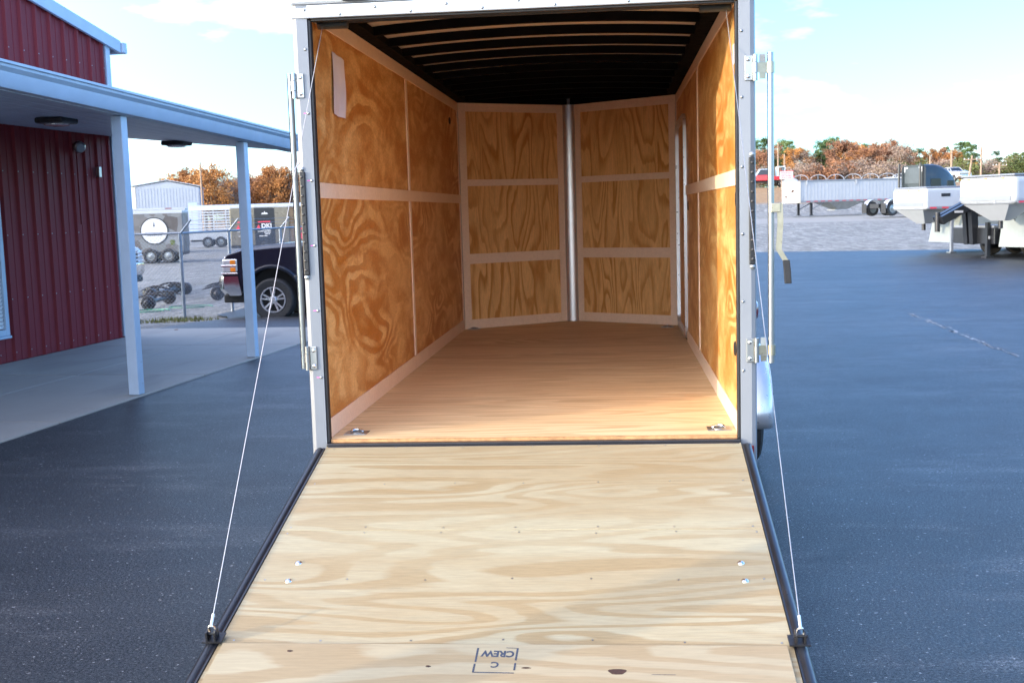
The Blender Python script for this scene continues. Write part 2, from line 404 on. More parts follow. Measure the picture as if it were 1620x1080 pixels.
# ------------------------------------------------------------------ mesh helpers
class MB:
    def __init__(s):
        s.v = []
        s.f = []
    def add(s, vs, fs):
        n = len(s.v)
        s.v += [tuple(q) for q in vs]
        s.f += [tuple(i + n for i in q) for q in fs]
        return s
    def box(s, x0, x1, y0, y1, z0, z1):
        vs = [(x, y, z) for z in (z0, z1) for y in (y0, y1) for x in (x0, x1)]
        return s.add(vs, [(0, 2, 3, 1), (4, 5, 7, 6), (0, 1, 5, 4), (2, 6, 7, 3), (0, 4, 6, 2), (1, 3, 7, 5)])
    def hexa(s, lo, hi):
        """box from two rings of four points (bottom ccw, top ccw)"""
        return s.add(list(lo) + list(hi), [(3, 2, 1, 0), (4, 5, 6, 7), (0, 1, 5, 4), (1, 2, 6, 5), (2, 3, 7, 6), (3, 0, 4, 7)])
    def bar(s, p0, p1, w, h, up=(0, 0, 1)):
        p0, p1 = Vector(p0), Vector(p1)
        d = (p1 - p0).normalized()
        u = Vector(up)
        a = d.cross(u)
        if a.length < 1e-4: a = d.cross(Vector((1, 0, 0)))
        a.normalize()
        b = a.cross(d)
        o = [(-1, -1), (1, -1), (1, 1), (-1, 1)]
        return s.hexa([p0 + a * w / 2 * i + b * h / 2 * j for i, j in o], [p1 + a * w / 2 * i + b * h / 2 * j for i, j in o])
    def tube(s, pts, r, n=8, caps=True):
        pts = [Vector(p) for p in pts]
        rs = r if isinstance(r, (list, tuple)) else [r] * len(pts)
        rings = []
        prev = None
        for k, p in enumerate(pts):
            d = (pts[min(k + 1, len(pts) - 1)] - pts[max(k - 1, 0)]).normalized()
            if prev is None:
                a = d.cross(Vector((0, 0, 1)))
                if a.length < 1e-3: a = d.cross(Vector((1, 0, 0)))
            else:
                a = prev - d * prev.dot(d)
            a.normalize()
            prev = a
            b = d.cross(a)
            rings.append([p + (a * math.cos(2 * PI * i / n) + b * math.sin(2 * PI * i / n)) * rs[k] for i in range(n)])
        return s.loft(rings, caps)
    def loft(s, rings, caps=True, closed=True):
        n = len(rings[0])
        vs = [q for r in rings for q in r]
        fs = []
        for k in range(len(rings) - 1):
            for i in range(n if closed else n - 1):
                j = (i + 1) % n
                fs.append((k * n + i, k * n + j, (k + 1) * n + j, (k + 1) * n + i))
        if caps:
            fs.append(tuple(range(n - 1, -1, -1)))
            fs.append(tuple((len(rings) - 1) * n + i for i in range(n)))
        return s.add(vs, fs)
    def lathe(s, prof, c, axis, n=24, caps=True):
        """prof: list of (radius, distance along axis)"""
        c, axis = Vector(c), Vector(axis).normalized()
        a = axis.cross(Vector((0, 0, 1)))
        if a.length < 1e-3: a = axis.cross(Vector((1, 0, 0)))
        a.normalize()
        b = axis.cross(a)
        rings = [[c + axis * h + (a * math.cos(2 * PI * i / n) + b * math.sin(2 * PI * i / n)) * max(r, 1e-4) for i in range(n)] for r, h in prof]
        return s.loft(rings, caps)
    def prism(s, poly, fn, a, b):
        """poly of 2-D points, fn(u, v, w) -> 3-D point, extruded w from a to b"""
        n = len(poly)
        vs = [fn(u, v, a) for u, v in poly] + [fn(u, v, b) for u, v in poly]
        fs = [(i, (i + 1) % n, n + (i + 1) % n, n + i) for i in range(n)]
        fs += [tuple(range(n - 1, -1, -1)), tuple(range(n, 2 * n))]
        return s.add(vs, fs)
    def quad(s, a, b, c, d):
        return s.add([a, b, c, d], [(0, 1, 2, 3)])
    def dome(s, c, nrm, r, h, n=8):
        return s.lathe([(r, 0), (r * 0.95, h * 0.35), (r * 0.6, h * 0.85), (0, h)], c, nrm, n)
    def mesh(s, name, smooth=None):
        me = bpy.data.meshes.new(name)
        me.from_pydata(s.v, [], s.f)
        me.update()
        bm = bmesh.new()
        bm.from_mesh(me)
        bmesh.ops.recalc_face_normals(bm, faces=bm.faces)
        bm.to_mesh(me)
        bm.free()
        if smooth:
            for p in me.polygons: p.use_smooth = True
            me.set_sharp_from_angle(angle=R(smooth))
        return me
    def build(s, name, m, parent=None, smooth=None, bevel=0.0, seg=2, label=None, cat=None, group=None, kind=None):
        me = s.mesh(name, smooth)
        me.materials.append(MATS[m])
        o = bpy.data.objects.new(name, me)
        COL.objects.link(o)
        if parent is not None: o.parent = parent
        if bevel:
            b = o.modifiers.new('bevel', 'BEVEL')
            b.width = bevel
            b.segments = seg
            b.limit_method = 'ANGLE'
            b.angle_limit = R(35)
        tag(o, label, cat, group, kind)
        return o
def tag(o, label=None, cat=None, group=None, kind=None):
    if label: o['label'] = label
    if cat: o['category'] = cat
    if group: o['group'] = group
    if kind: o['kind'] = kind
    return o
def thing(name, label, cat, loc=(0, 0, 0), rz=0.0, group=None, rx=0.0):
    o = bpy.data.objects.new(name, None)
    o.empty_display_size = 0.2
    COL.objects.link(o)
    o.location = loc
    o.rotation_euler = (rx, 0, rz)
    return tag(o, label, cat, group)
def copy_tree(o, parent=None):
    c = o.copy()
    COL.objects.link(c)
    c.parent = parent
    for ch in list(o.children): copy_tree(ch, c)
    return c
def bx(name, m, parent, x0, x1, y0, y1, z0, z1, bevel=0.0, **k):
    return MB().box(x0, x1, y0, y1, z0, z1).build(name, m, parent, bevel=bevel, **k)
def text(name, body, size, m, parent, origin, xdir, ydir, thick=0.0, align='CENTER', depth=0.0):
    cu = bpy.data.curves.new(name, 'FONT')
    cu.body = body
    cu.size = size
    cu.align_x = align
    cu.align_y = 'CENTER'
    cu.offset = thick
    cu.resolution_u = 3
    o = bpy.data.objects.new(name, cu)
    COL.objects.link(o)
    dg = bpy.context.evaluated_depsgraph_get()
    me = bpy.data.meshes.new_from_object(o.evaluated_get(dg))
    bpy.data.objects.remove(o)
    X, Y, O = Vector(xdir), Vector(ydir), Vector(origin)
    for v in me.vertices: v.co = O + X * v.co.x + Y * v.co.y
    me.materials.clear()
    me.materials.append(MATS[m])
    r = bpy.data.objects.new(name, me)
    COL.objects.link(r)
    r.parent = parent
    return r
def ss(a, b, x):
    q = max(0.0, min(1.0, (x - a) / (b - a)))
    return q * q * (3 - 2 * q)
# ------------------------------------------------------------------ ground
_rp = [(-9999, 0.0), (40, 0.0), (85, 0.55), (93, 0.62), (99, 0.78), (110, 2.35), (118, 3.35), (170, 4.0), (260, 5.2), (9999, 5.2)]
def right_h(y):
    for (a, p), (b, q) in zip(_rp, _rp[1:]):
        if a <= y <= b: return p + (q - p) * (y - a) / (b - a)
def gh(x, y):
    if y < -2: return 0.0
    w = ss(-0.22, 0.08, (x - 0.4) / (y + 5.3))
    return w * right_h(y) + (1 - w) * (-0.3 * ss(11, 18, y))

def frange(a, b, s):
    n = max(1, round((b - a) / s))
    return [a + (b - a) * k / n for k in range(n + 1)]
xs = [-1500, -700, -400, -250, -160] + frange(-110, -30, 5) + frange(-28, 40, 1.0) + frange(44, 120, 4) + [160, 250, 400, 700, 1500]
ys = [-1500, -600, -250, -100] + frange(-60, -6, 6) + frange(-4, 45, 1.0) + frange(47, 130, 2) + frange(135, 300, 8) + [400, 700, 1500, 2500]
g = MB()
nx = len(xs)
g.v = [(x, y, gh(x, y) - 0.03) for y in ys for x in xs]
g.f = [(j * nx + i, j * nx + i + 1, (j + 1) * nx + i + 1, (j + 1) * nx + i) for j in range(len(ys) - 1) for i in range(nx - 1)]
g.build('ground', 'terrain', smooth=60, kind='structure')

def sheet(name, poly, m, dz, step=1.0):
    bm = bmesh.new()
    f = bm.faces.new([bm.verts.new((x, y, 0)) for x, y in poly])
    x0, x1 = min(p[0] for p in poly), max(p[0] for p in poly)
    y0, y1 = min(p[1] for p in poly), max(p[1] for p in poly)
    def cut(co, no):
        bmesh.ops.bisect_plane(bm, geom=bm.verts[:] + bm.edges[:] + bm.faces[:], plane_co=co, plane_no=no)
    q = math.ceil(x0 / step) * step
    while q < x1:
        if -28 <= q <= 40: cut((q, 0, 0), (1, 0, 0))
        q += step
    q = math.ceil(y0 / step) * step
    while q < y1:
        if q >= -4: cut((0, q, 0), (0, 1, 0))
        q += step
    for v in bm.verts: v.co.z = gh(v.co.x, v.co.y) + dz
    bmesh.ops.recalc_face_normals(bm, faces=bm.faces)
    me = bpy.data.meshes.new(name)
    bm.to_mesh(me)
    bm.free()
    if me.polygons[0].normal.z < 0: me.flip_normals()
    me.materials.append(MATS[m])
    o = bpy.data.objects.new(name, me)
    COL.objects.link(o)
    return tag(o, kind='structure')
rnd = random.Random(3)
edge = [(40, 26)] + [(x, 34.3 - (x - 5) * 0.33 + rnd.uniform(-0.12, 0.12)) for x in frange(30, 2, 0.5)][::1]
edge += [(-1, 36), (-6, 30), (-7.5, 24)]
edge += [(-7.62 + rnd.uniform(-0.08, 0.08), y) for y in frange(19.5, 17, 0.5)]
edge += [(-7.1, 16.2), (-6.75, 15.3), (-6.58, 14.0), (-6.53, 12.8), (-6.55, 11.5), (-6.55, 10.2), (-40, 10.2)]
asph = sheet('asphalt_lot', [(-40, -8.5), (40, -8.5)] + edge, 'asphalt', 0.0)

# ------------------------------------------------------------------ building frame: local +x points out of the facade, +y along it
BO, BRZ = (-3.99, 4.83, 0.0), R(-5.2)
# concrete walkway in poured bays
for k, (a, b) in enumerate(((-12.0, -9.4), (-9.4, -6.7), (-6.7, -4.0), (-4.0, -1.32), (-1.32, 1.36), (1.36, 4.04), (4.04, 6.2))):
    m_ = MB()
    for (x0, x1) in ((-1.44, 0.0), (-2.94, -1.452)):
        m_.box(x0, x1, a + 0.006, b - 0.006, -0.12, 0.016)
    if k == 6: m_.box(-9.0, -2.952, 5.2, b - 0.006, -0.12, 0.016)
    o = m_.build('walkway_slab', 'concrete', bevel=0.006, kind='structure')
    o.location = BO
    o.rotation_euler = (0, 0, BRZ)

WX = -2.96
S0, S1 = -9.0, 5.13
RID = (S0 + S1) / 2
def roof_z(s): return 4.08 + 0.175 * (min(s - S0, S1 - s))
bld = thing('red_metal_building', 'dark red ribbed metal building with white trim beside the asphalt', 'building', BO, BRZ)
# ribbed wall sheets, three ribs to a sheet
prof = []
for k in range(3):
    o_ = k * 0.3048
    prof += [(o_ + 0.0, 0.0), (o_ + 0.085, 0.0), (o_ + 0.092, 0.006), (o_ + 0.108, 0.006), (o_ + 0.115, 0.0), (o_ + 0.215, 0.0), (o_ + 0.235, 0.03), (o_ + 0.27, 0.03), (o_ + 0.29, 0.0)]
s = S0
while s < S1 - 0.02:
    pts = [(s + p, d) for p, d in prof if s + p < S1 - 0.03]
    pts.append((min(s + 0.913, S1 - 0.02), 0.0))
    m_ = MB()
    vs = []
    for q, d in pts: vs.append((WX + d, q, 0.02))
    for q, d in pts: vs.append((WX + d, q, roof_z(q) - 0.02))
    n = len(pts)
    m_.add(vs, [(i, i + 1, n + i + 1, n + i) for i in range(n - 1)])
    m_.build('wall_sheet', 'red_metal', bld)
    s += 0.9144
bx('wall_core', 'red_metal', bld, WX - 11, WX - 0.02, S0 + 0.02, S1 - 0.02, 0.0, 4.02)
MB().prism([(S0 + 0.03, 4.021), (S1 - 0.03, 4.021), (RID, roof_z(RID) - 0.03)], lambda u, v, w: (w, u, v), WX - 11, WX - 0.02).build('gable_core', 'red_metal', bld)
for a, b in ((S0 - 0.25, RID), (RID, S1 + 0.25)):
    za, zb = roof_z(a), roof_z(b)
    MB().prism([(a, za + 0.03), (b, zb + 0.03), (b, zb + 0.07), (a, za + 0.07)], lambda u, v, w: (w, u, v), WX - 11.1, WX + 0.02).build('roof', 'white_paint', bld)
    MB().prism([(a, za - 0.09), (b, zb - 0.09), (b, zb + 0.08), (a, za + 0.08)], lambda u, v, w: (w, u, v), WX + 0.032, WX + 0.075).build('rake_trim', 'white_paint', bld, bevel=0.008)
# corner trim, downspout, eave gutter end
MB().box(WX - 0.14, WX + 0.036, S1 - 0.10, S1 + 0.012, 0.03, roof_z(S1) - 0.05).build('corner_trim', 'white_paint', bld, bevel=0.006)
MB().box(WX - 0.10, WX - 0.02, S1 + 0.016, S1 + 0.11, 0.05, 4.0).build('downspout', 'white_paint', bld, bevel=0.012)
MB().box(WX - 11.0, WX + 0.10, S1 + 0.26, S1 + 0.38, roof_z(S1) - 0.13, roof_z(S1) + 0.02).build('eave_gutter', 'white_paint', bld, bevel=0.015)
# window with closed blind
wf = MB()
w0, w1, z0, z1 = 1.2, 2.37, 0.34, 1.95
wf.box(WX + 0.031, WX + 0.075, w0, w0 + 0.07, z0, z1).box(WX + 0.031, WX + 0.075, w1 - 0.07, w1, z0, z1)
wf.box(WX + 0.031, WX + 0.075, w0 + 0.071, w1 - 0.071, z0, z0 + 0.07).box(WX + 0.031, WX + 0.075, w0 + 0.071, w1 - 0.071, z1 - 0.07, z1)
win = wf.build('window', 'white_paint', bld, bevel=0.004)
sl = MB()
z = z0 + 0.08
while z < z1 - 0.08:
    sl.add([(WX + 0.038, w0 + 0.073, z), (WX + 0.038, w1 - 0.073, z), (WX + 0.054, w1 - 0.073, z + 0.042), (WX + 0.054, w0 + 0.073, z + 0.042)], [(0, 1, 2, 3)])
    z += 0.045
sl.build('blind', 'blind_white', win, kind='stuff')
bx('sill', 'white_paint', win, WX + 0.031, WX + 0.10, w0 + 0.005, w1 - 0.005, z0 - 0.03, z0 - 0.002, bevel=0.004)
# little fittings on the wall
MB().lathe([(0.05, 0), (0.075, 0.03), (0.075, 0.09), (0.055, 0.11)], (WX + 0.05, 4.13, 2.62), (0.7, -0.5, -0.35), 14).build('spot_lamp', 'galvanised', bld, smooth=40)
fs_ = MB()
for k in range(int((S1 - S0) / 0.3048)):
    yy = S0 + k * 0.3048 + 0.252
    for zz in (0.12, 0.75, 1.5, 2.25, 3.05, 3.7):
        if not (w0 - 0.1 < yy < w1 + 0.1 and 0.2 < zz < 2.1): fs_.dome((WX + 0.03, yy, zz), (1, 0, 0), 0.008, 0.006, 6)
fs_.build('siding_screws', 'galvanised', bld, kind='stuff')
bx('conduit', 'red_metal', bld, WX + 0.031, WX + 0.05, 4.11, 4.13, 1.6, 2.56)
bx('junction_box', 'galvanised', bld, WX + 0.031, WX + 0.085, 4.57, 4.63, 2.22, 2.36, bevel=0.006)

# canopy along the facade
can = thing('porch_canopy', 'white metal canopy with gutter and square posts along the red wall', 'canopy', BO, BRZ)
CS0, CS1 = -4.5, 4.28
def gt(s): return 2.766 - 0.031 * s
gp = [(0.13, -0.02), (0.13, 0.0), (0.115, 0.0), (0.112, -0.045), (0.085, -0.075), (0.075, -0.16), (0.06, -0.19), (0.0, -0.195), (0.0, -0.10), (0.02, -0.10), (0.03, -0.17), (0.055, -0.15), (0.07, -0.06), (0.10, -0.03)]
ring = lambda s: [(x + 0.0, s, gt(s) + z) for x, z in gp]
MB().loft([ring(CS0), ring(CS1)]).build('gutter', 'white_paint', can, smooth=25)
MB().prism([(CS0, gt(CS0) - 0.20), (CS1, gt(CS1) - 0.20), (CS1, gt(CS1) - 0.10), (CS0, gt(CS0) - 0.10)], lambda u, v, w: (w, u, v), -0.09, -0.004).build('beam', 'white_paint', can, bevel=0.004)
for k in range(10):
    x0, x1 = -0.095 - k * 0.2835, -0.095 - (k + 1) * 0.2835 + 0.006
    e0, e1 = CS1 + 0.9 * (-x0 / 2.96), CS1 + 0.9 * (-x1 / 2.96)
    def sz(x, s):
        q = -x / 2.93
        return (gt(s) - 0.185) * (1 - q) + 2.79 * q
    lo = [(x0, CS0, sz(x0, CS0)), (x0, e0, sz(x0, e0)), (x1, e1, sz(x1, e1)), (x1, CS0, sz(x1, CS0))]
    hi = [(x, y, z_ + 0.025) for x, y, z_ in lo]
    MB().hexa(lo, hi).build('soffit_panel', 'white_paint', can, bevel=0.004)
MB().add([(0.0, CS0, gt(CS0) - 0.02), (0.0, CS1, gt(CS1) - 0.02), (-2.9, CS1 + 0.9, 3.06), (-2.9, CS0, 3.06)], [(0, 1, 2, 3)]).build('canopy_roof', 'white_paint', can)
MB().add([(-0.002, CS1 + 0.003, gt(CS1) - 0.19), (-2.9, CS1 + 0.903, 2.78), (-2.9, CS1 + 0.903, 3.05), (-0.002, CS1 + 0.003, gt(CS1) - 0.02)], [(0, 1, 2, 3)]).build('end_trim', 'white_paint', can)
for sp in (-2.66, 0.05, 2.76):
    p = MB().box(-0.108, -0.006, sp - 0.055, sp + 0.055, 0.02, gt(sp) - 0.203).build('post', 'white_paint', can, bevel=0.006)
    bt = MB()
    for zz in (0.12, 0.32, 0.9): bt.dome((-0.0058, sp + 0.02, zz), (1, 0, 0), 0.006, 0.004, 6)
    bt.build('fixings', 'galvanised', p, kind='stuff')
for (sx, sy) in ((-1.06, 0.68), (-1.56, 4.2)):
    zz = sz(sx, sy) - 0.002
    l_ = MB().box(sx - 0.15, sx + 0.15, sy - 0.15, sy + 0.15, zz - 0.06, zz).build('soffit_light', 'black_steel', can, bevel=0.02)
    MB().lathe([(0.12, 0), (0.12, 0.012), (0.09, 0.02)], (sx, sy, zz - 0.061), (0, 0, -1), 20).build('lens', 'clear_lens', l_, smooth=40)

# ------------------------------------------------------------------ the cargo trailer
T = thing('cargo_trailer', 'white enclosed cargo trailer with its plywood ramp door lowered toward the camera', 'trailer')
ZF, ZT, XI, XO, L1, LN = 0.55, 2.58, 0.97, 1.045, 5.01, 5.665
def P(name, m, *a, **k): return bx(name, m, T, *a, **k)
# floor sheets laid crosswise
fy = [0.0, 1.215, 2.43, 3.65, L1]
for a, b in zip(fy, fy[1:]): P('floor_sheet', 'floor_ply', -XI + 0.002, XI - 0.002, a + 0.0012, b - 0.0012, ZF - 0.018, ZF)
MB().prism([(-XI + 0.002, L1 + 0.001), (XI - 0.002, L1 + 0.001), (0, LN - 0.003)], lambda u, v, w: (u, v, w), ZF - 0.018, ZF).build('floor_sheet', 'floor_ply', T)
# wall sheets and cover strips
zm0, zm1 = 1.692, 1.765
zmid = (zm0 + zm1) / 2
def wsheet(side, y0, y1, z0, z1):
    x0, x1 = sorted((side * XI, side * (XI + 0.012)))
    return P('wall_sheet', 'wall_ply', x0, x1, y0 + 0.001, y1 - 0.001, z0 + 0.001, z1 - 0.001)
def strip(side, y0, y1, z0, z1, t=0.007):
    x0, x1 = sorted((side * XI, side * (XI - t)))
    return P('cover_strip', 'trim_wood', x0, x1, y0, y1, z0, z1, bevel=0.0015)
for a, b in ((0.02, 2.44), (2.44, L1)):
    wsheet(-1, a, b, ZF, zmid)
    wsheet(-1, a, b, zmid, ZT)
DY0, DY1, DZ0, DZ1 = 3.74, 4.86, 0.57, 2.30
for a, b in ((0.02, 2.44), (2.44, DY0)):
    wsheet(1, a, b, ZF, zmid)
    wsheet(1, a, b, zmid, ZT)
wsheet(1, DY0, L1, DZ1, ZT)
wsheet(1, DY1, L1, ZF, DZ1)
for sd_, ye in ((-1, L1), (1, DY0)):
    strip(sd_, 0.02, ye, ZF + 0.001, ZF + 0.092)
    strip(sd_, 0.02, L1, ZT - 0.075, ZT)
    strip(sd_, 2.41, 2.47, ZF + 0.094, zm0 - 0.001)
    strip(sd_, 2.41, 2.47, zm1 + 0.001, ZT - 0.077)
    strip(sd_, 0.02, ye, zm0, zm1, 0.0085)
    strip(sd_, L1 - 0.05, L1 - 0.008, ZF + 0.094, ZT - 0.077, 0.006)
# nose walls
NL = math.hypot(XI, LN - L1)
nd_ = (XI / NL, (LN - L1) / NL)
def nbox(name, m, side, u0, u1, z0, z1, t0, t1, bevel=0.0):
    # u from the side wall to the nose centre, t towards the inside of the trailer
    def pt(u, t, z):
        x = -XI + nd_[0] * u + nd_[1] * t
        y = L1 + nd_[1] * u - nd_[0] * t
        return (x if side < 0 else -x, y, z)
    c = [(u0, t0), (u1, t0), (u1, t1), (u0, t1)]
    return MB().hexa([pt(u, t, z0) for u, t in c], [pt(u, t, z1) for u, t in c]).build(name, m, T, bevel=bevel)
for sd_ in (-1, 1):
    dz = 0.0 if sd_ < 0 else 0.012
    for z0, z1 in ((ZF + 0.03, 1.187), (1.189, 1.872), (1.874, ZT - 0.03)):
        nbox('nose_sheet', 'nose_ply', sd_, 0.02, NL - 0.06, z0, z1, -0.012, 0.0)
    nbox('cover_strip', 'trim_wood', sd_, 0.008, 0.078, ZF + 0.001, ZT, 0.0005, 0.008, 0.0015)
    nbox('cover_strip', 'trim_wood', sd_, NL - 0.135, NL - 0.045, ZF + 0.001, ZT, 0.0005, 0.008, 0.0015)
    for z0, z1 in ((ZF + 0.001, ZF + 0.085), (1.142 + dz, 1.232 + dz), (1.843 + dz, 1.90 + dz), (ZT - 0.075, ZT)):
        nbox('cover_strip', 'trim_wood', sd_, 0.079, NL - 0.136, z0, z1, 0.0005, 0.007, 0.0015)
for sd_ in (-1, 1): nbox('nose_header', 'ceiling_liner', sd_, 0.0, NL - 0.02, ZT + 0.002, 2.69, -0.03, 0.004)
# bright nose post
hp = [(0.062 * math.sin(a), LN - 0.055 - 0.03 * math.cos(a) + 0.02) for a in frange(-1.35, 1.35, 0.22)]
MB().loft([[(x, y, ZF + 0.001) for x, y in hp], [(x, y, ZT) for x, y in hp]], caps=False, closed=False).build('nose_post', 'aluminium_brushed', T, smooth=60)
# ceiling: dark liner and arched bows
def arch(x): return 0.04 * (1 - (x / XI) ** 2)
cl = MB()
xs_ = frange(-XI - 0.06, XI + 0.06, 0.1)
rows = [[(x, y, 2.627 + arch(max(-XI, min(XI, x)))) for x in xs_] for y in (0.03, 1.5, 3.0, 4.5, LN + 0.05)]
cl.loft(rows, caps=False, closed=False).build('ceiling', 'roof_liner', T, smooth=60)
for sd_ in (-1, 1): P('ceiling_side_rail', 'ceiling_liner', min(sd_ * 0.885, sd_ * 0.968), max(sd_ * 0.885, sd_ * 0.968), 0.03, L1, 2.5815, 2.624)
y = 0.21
while y < 5.55:
    hw = XI - 0.004 if y < L1 - 0.05 else max(0.1, XI * (LN - y) / (LN - L1) - 0.06)
    rr = []
    for x in frange(-hw, hw, 0.1):
        zc = 2.578 + arch(x)
        rr.append([(x, y - 0.02, zc), (x, y + 0.02, zc), (x, y + 0.02, zc + 0.047), (x, y - 0.02, zc + 0.047)])
    MB().loft(rr).build('roof_bow', 'ceiling_liner', T, smooth=30)
    y += 0.432
# rear frame
for sd_ in (-1, 1):
    pr = [(0.972, -0.002), (0.972, -0.03), (1.022, -0.034), (1.040, -0.026), (1.047, -0.008), (1.047, 0.07), (0.985, 0.07), (0.985, -0.002)]
    po = MB().loft([[(sd_ * x, yy, 0.345) for x, yy in pr], [(sd_ * x, yy, 2.60) for x, yy in pr]]).build('rear_post', 'aluminium', T, smooth=20)
    rv, pk, sr = MB(), MB(), MB()
    for k, zz in enumerate((2.368, 2.08, 1.773, 1.473, 1.168, 0.852)):
        rv.dome((sd_ * 0.985, -0.0312, zz), (0, -1, 0), 0.0075, 0.005, 8)
        if sd_ < 0 and k > 0: pk.box(-1.006, -0.99, -0.0338, -0.0325, zz - 0.0015, zz + 0.002)
    for zz in frange(0.4, 2.5, 0.1): sr.dome((sd_ * 1.0472, 0.02, zz), (sd_, 0, 0), 0.004, 0.003, 6)
    rv.build('rivets', 'galvanised', po, smooth=40, kind='stuff')
    sr.build('skin_rivets', 'galvanised', po, kind='stuff')
    if sd_ < 0: pk.build('marker_dashes', 'pink_chalk', po, kind='stuff')
    # rubber seal inside the opening
    P('door_seal', 'rubber', min(sd_ * 0.958, sd_ * 0.9715), max(sd_ * 0.958, sd_ * 0.9715), -0.024, 0.014, 0.535, 2.50, bevel=0.004)
    # LED strip
    st = MB().box(min(sd_ * 1.013, sd_ * 1.039), max(sd_ * 1.013, sd_ * 1.039), -0.047, -0.0345, 1.335, 1.815).build('tail_light_strip', 'led_black', T, bevel=0.004)
    ld = MB()
    for zz in frange(1.36, 1.79, 0.043): ld.dome((sd_ * 1.028, -0.0472, zz), (0, -1, 0), 0.0075, 0.004, 8)
    ld.build('led_lenses', 'led_lens', st, smooth=40, kind='stuff')
    sc_ = MB()
    for zz in (1.325, 1.827): sc_.lathe([(0.011, 0), (0.011, 0.006), (0.006, 0.009)], (sd_ * 1.028, -0.0345, zz), (0, -1, 0), 10)
    sc_.build('strip_screws', 'galvanised', st, smooth=40)
    # side marker and lower reflector
    MB().lathe([(0.05, 0), (0.05, 0.008), (0.038, 0.02), (0.0, 0.026)], (sd_ * 1.047, 0.12, 1.115), (sd_, 0, 0), 20).build('side_marker_light', 'red_lens', T, smooth=40)
    MB().box(min(sd_ * 0.985, sd_ * 1.030), max(sd_ * 0.985, sd_ * 1.030), -0.041, -0.0345, 0.405, 0.505).build('rear_reflector', 'red_lens', T, bevel=0.006)
hd = MB().box(-1.045, 1.045, -0.038, 0.03, 2.505, 2.552).build('rear_header', 'aluminium_header', T, bevel=0.004)
rv = MB()
for k, x in enumerate(frange(-0.98, 0.98, 0.165)): rv.dome((x, -0.0382, 2.517 if k % 2 else 2.542), (0, -1, 0), 0.0065, 0.0045, 8)
rv.build('rivets', 'galvanised', hd, smooth=40, kind='stuff')
P('header_channel', 'aluminium_brushed', -1.035, 1.035, -0.028, 0.03, 2.553, 2.563)
P('header_cap', 'aluminium_header', -1.045, 1.045, -0.045, 0.05, 2.5645, 2.68, bevel=0.012)
cl_ = P('clearance_light', 'led_black', -0.80, -0.68, -0.075, -0.046, 2.571, 2.605, bevel=0.008)
P('door_seal', 'rubber', -0.957, 0.957, -0.02, 0.02, 2.494, 2.504, bevel=0.003)
# counterbalance spring tube behind the header
MB().tube([(-0.93, 0.10, 2.512), (0.93, 0.10, 2.512)], 0.013, 10).build('spring_tube', 'black_steel', T, smooth=40)
for sd_ in (-1, 1):
    pr = []
    for k in range(60):
        pr.append((0.024 if k % 2 else 0.019, k * 0.0024))
    MB().lathe([(0.008, -0.001)] + pr + [(0.008, 0.144)], (sd_ * 0.955, 0.10, 2.497), (-sd_, 0, 0), 16).build('lift_spring', 'galvanised', T)
# sill at the floor edge
P('floor_edge', 'edge_wood', -0.956, 0.956, -0.014, 0.0, 0.531, 0.5495)
P('rear_sill', 'black_paint', -0.97, 0.97, -0.052, -0.0145, 0.497, 0.536, bevel=0.004)
hb = MB().tube([(-0.96, -0.058, 0.515), (0.96, -0.058, 0.515)], 0.012, 10).build('ramp_hinge_rod', 'black_paint', T, smooth=40)
# flush tie-down rings
for (x, yy) in ((-0.865, 0.135), (0.886, 0.135), (-0.88, 5.02), (0.86, 4.86)):
    pn = MB()
    pn.box(x - 0.055, x + 0.055, yy - 0.05, yy + 0.05, ZF + 0.0005, ZF + 0.004)
    d_ = pn.build('tie_down_plate', 'galvanised', T, bevel=0.0015)
    MB().lathe([(0.034, 0), (0.034, 0.003), (0.026, 0.0045), (0.020, 0.0005)], (x, yy, ZF + 0.0041), (0, 0, 1), 20).build('pan', 'galvanised', d_, smooth=40)
    MB().tube([(x + 0.030 * math.cos(a), yy + 0.028 * math.sin(a) - 0.004, ZF + 0.009 + 0.006 * math.sin(a)) for a in frange(0.15, PI - 0.15, 0.25)], 0.0055, 8).build('ring', 'chrome', d_, smooth=50)
# small oval vents
for (sd_, yy, zz, w_, h_) in ((-1, 4.5, 2.385, 0.05, 0.03), (1, 0.16, 0.93, 0.035, 0.035), (1, 3.52, 1.61, 0.03, 0.035), (1, 0.06, 1.63, 0.03, 0.04)):
    v_ = MB().lathe([(1.0, 0), (1.0, 0.004), (0.8, 0.007), (0.0, 0.007)], (0, 0, 0), (-sd_, 0, 0), 18)
    v_.v = [(sd_ * XI + a, yy + b * w_, zz + c * h_) for a, b, c in v_.v]
    v_.build('wall_vent', 'rubber', T, smooth=30)
# little paper label on the right wall
P('wall_label', 'paper', XI - 0.0012, XI - 0.0004, 0.06, 0.19, 2.245, 2.335)
# side door: bright frame with round corners
def rring(y0, y1, z0, z1, r, n=6):
    out = []
    for (cy, cz, a0) in ((y1 - r, z1 - r, 0), (y0 + r, z1 - r, 90), (y0 + r, z0 + r, 180), (y1 - r, z0 + r, 270)):
        for k in range(n + 1):
            a = R(a0 + 90 * k / n)
            out.append((cy + r * math.cos(a), cz + r * math.sin(a)))
    return out
ro, ri = rring(DY0 - 0.02, DY1 + 0.02, DZ0, DZ1 + 0.02, 0.10), rring(DY0 + 0.03, DY1 - 0.03, DZ0 + 0.04, DZ1 - 0.03, 0.07)
fr = MB()
x0, x1 = XI - 0.022, XI + 0.02
fr.loft([[(x1, a, b) for a, b in ro], [(x0, a, b) for a, b in ro], [(x0, a, b) for a, b in ri], [(x1, a, b) for a, b in ri]], caps=False)
df = fr.build('side_door_frame', 'aluminium_bright', T, smooth=40)
P('side_door', 'nose_ply', XI + 0.006, XI + 0.03, DY0 - 0.01, DY1 + 0.01, DZ0 + 0.01, DZ1)
sl = MB()
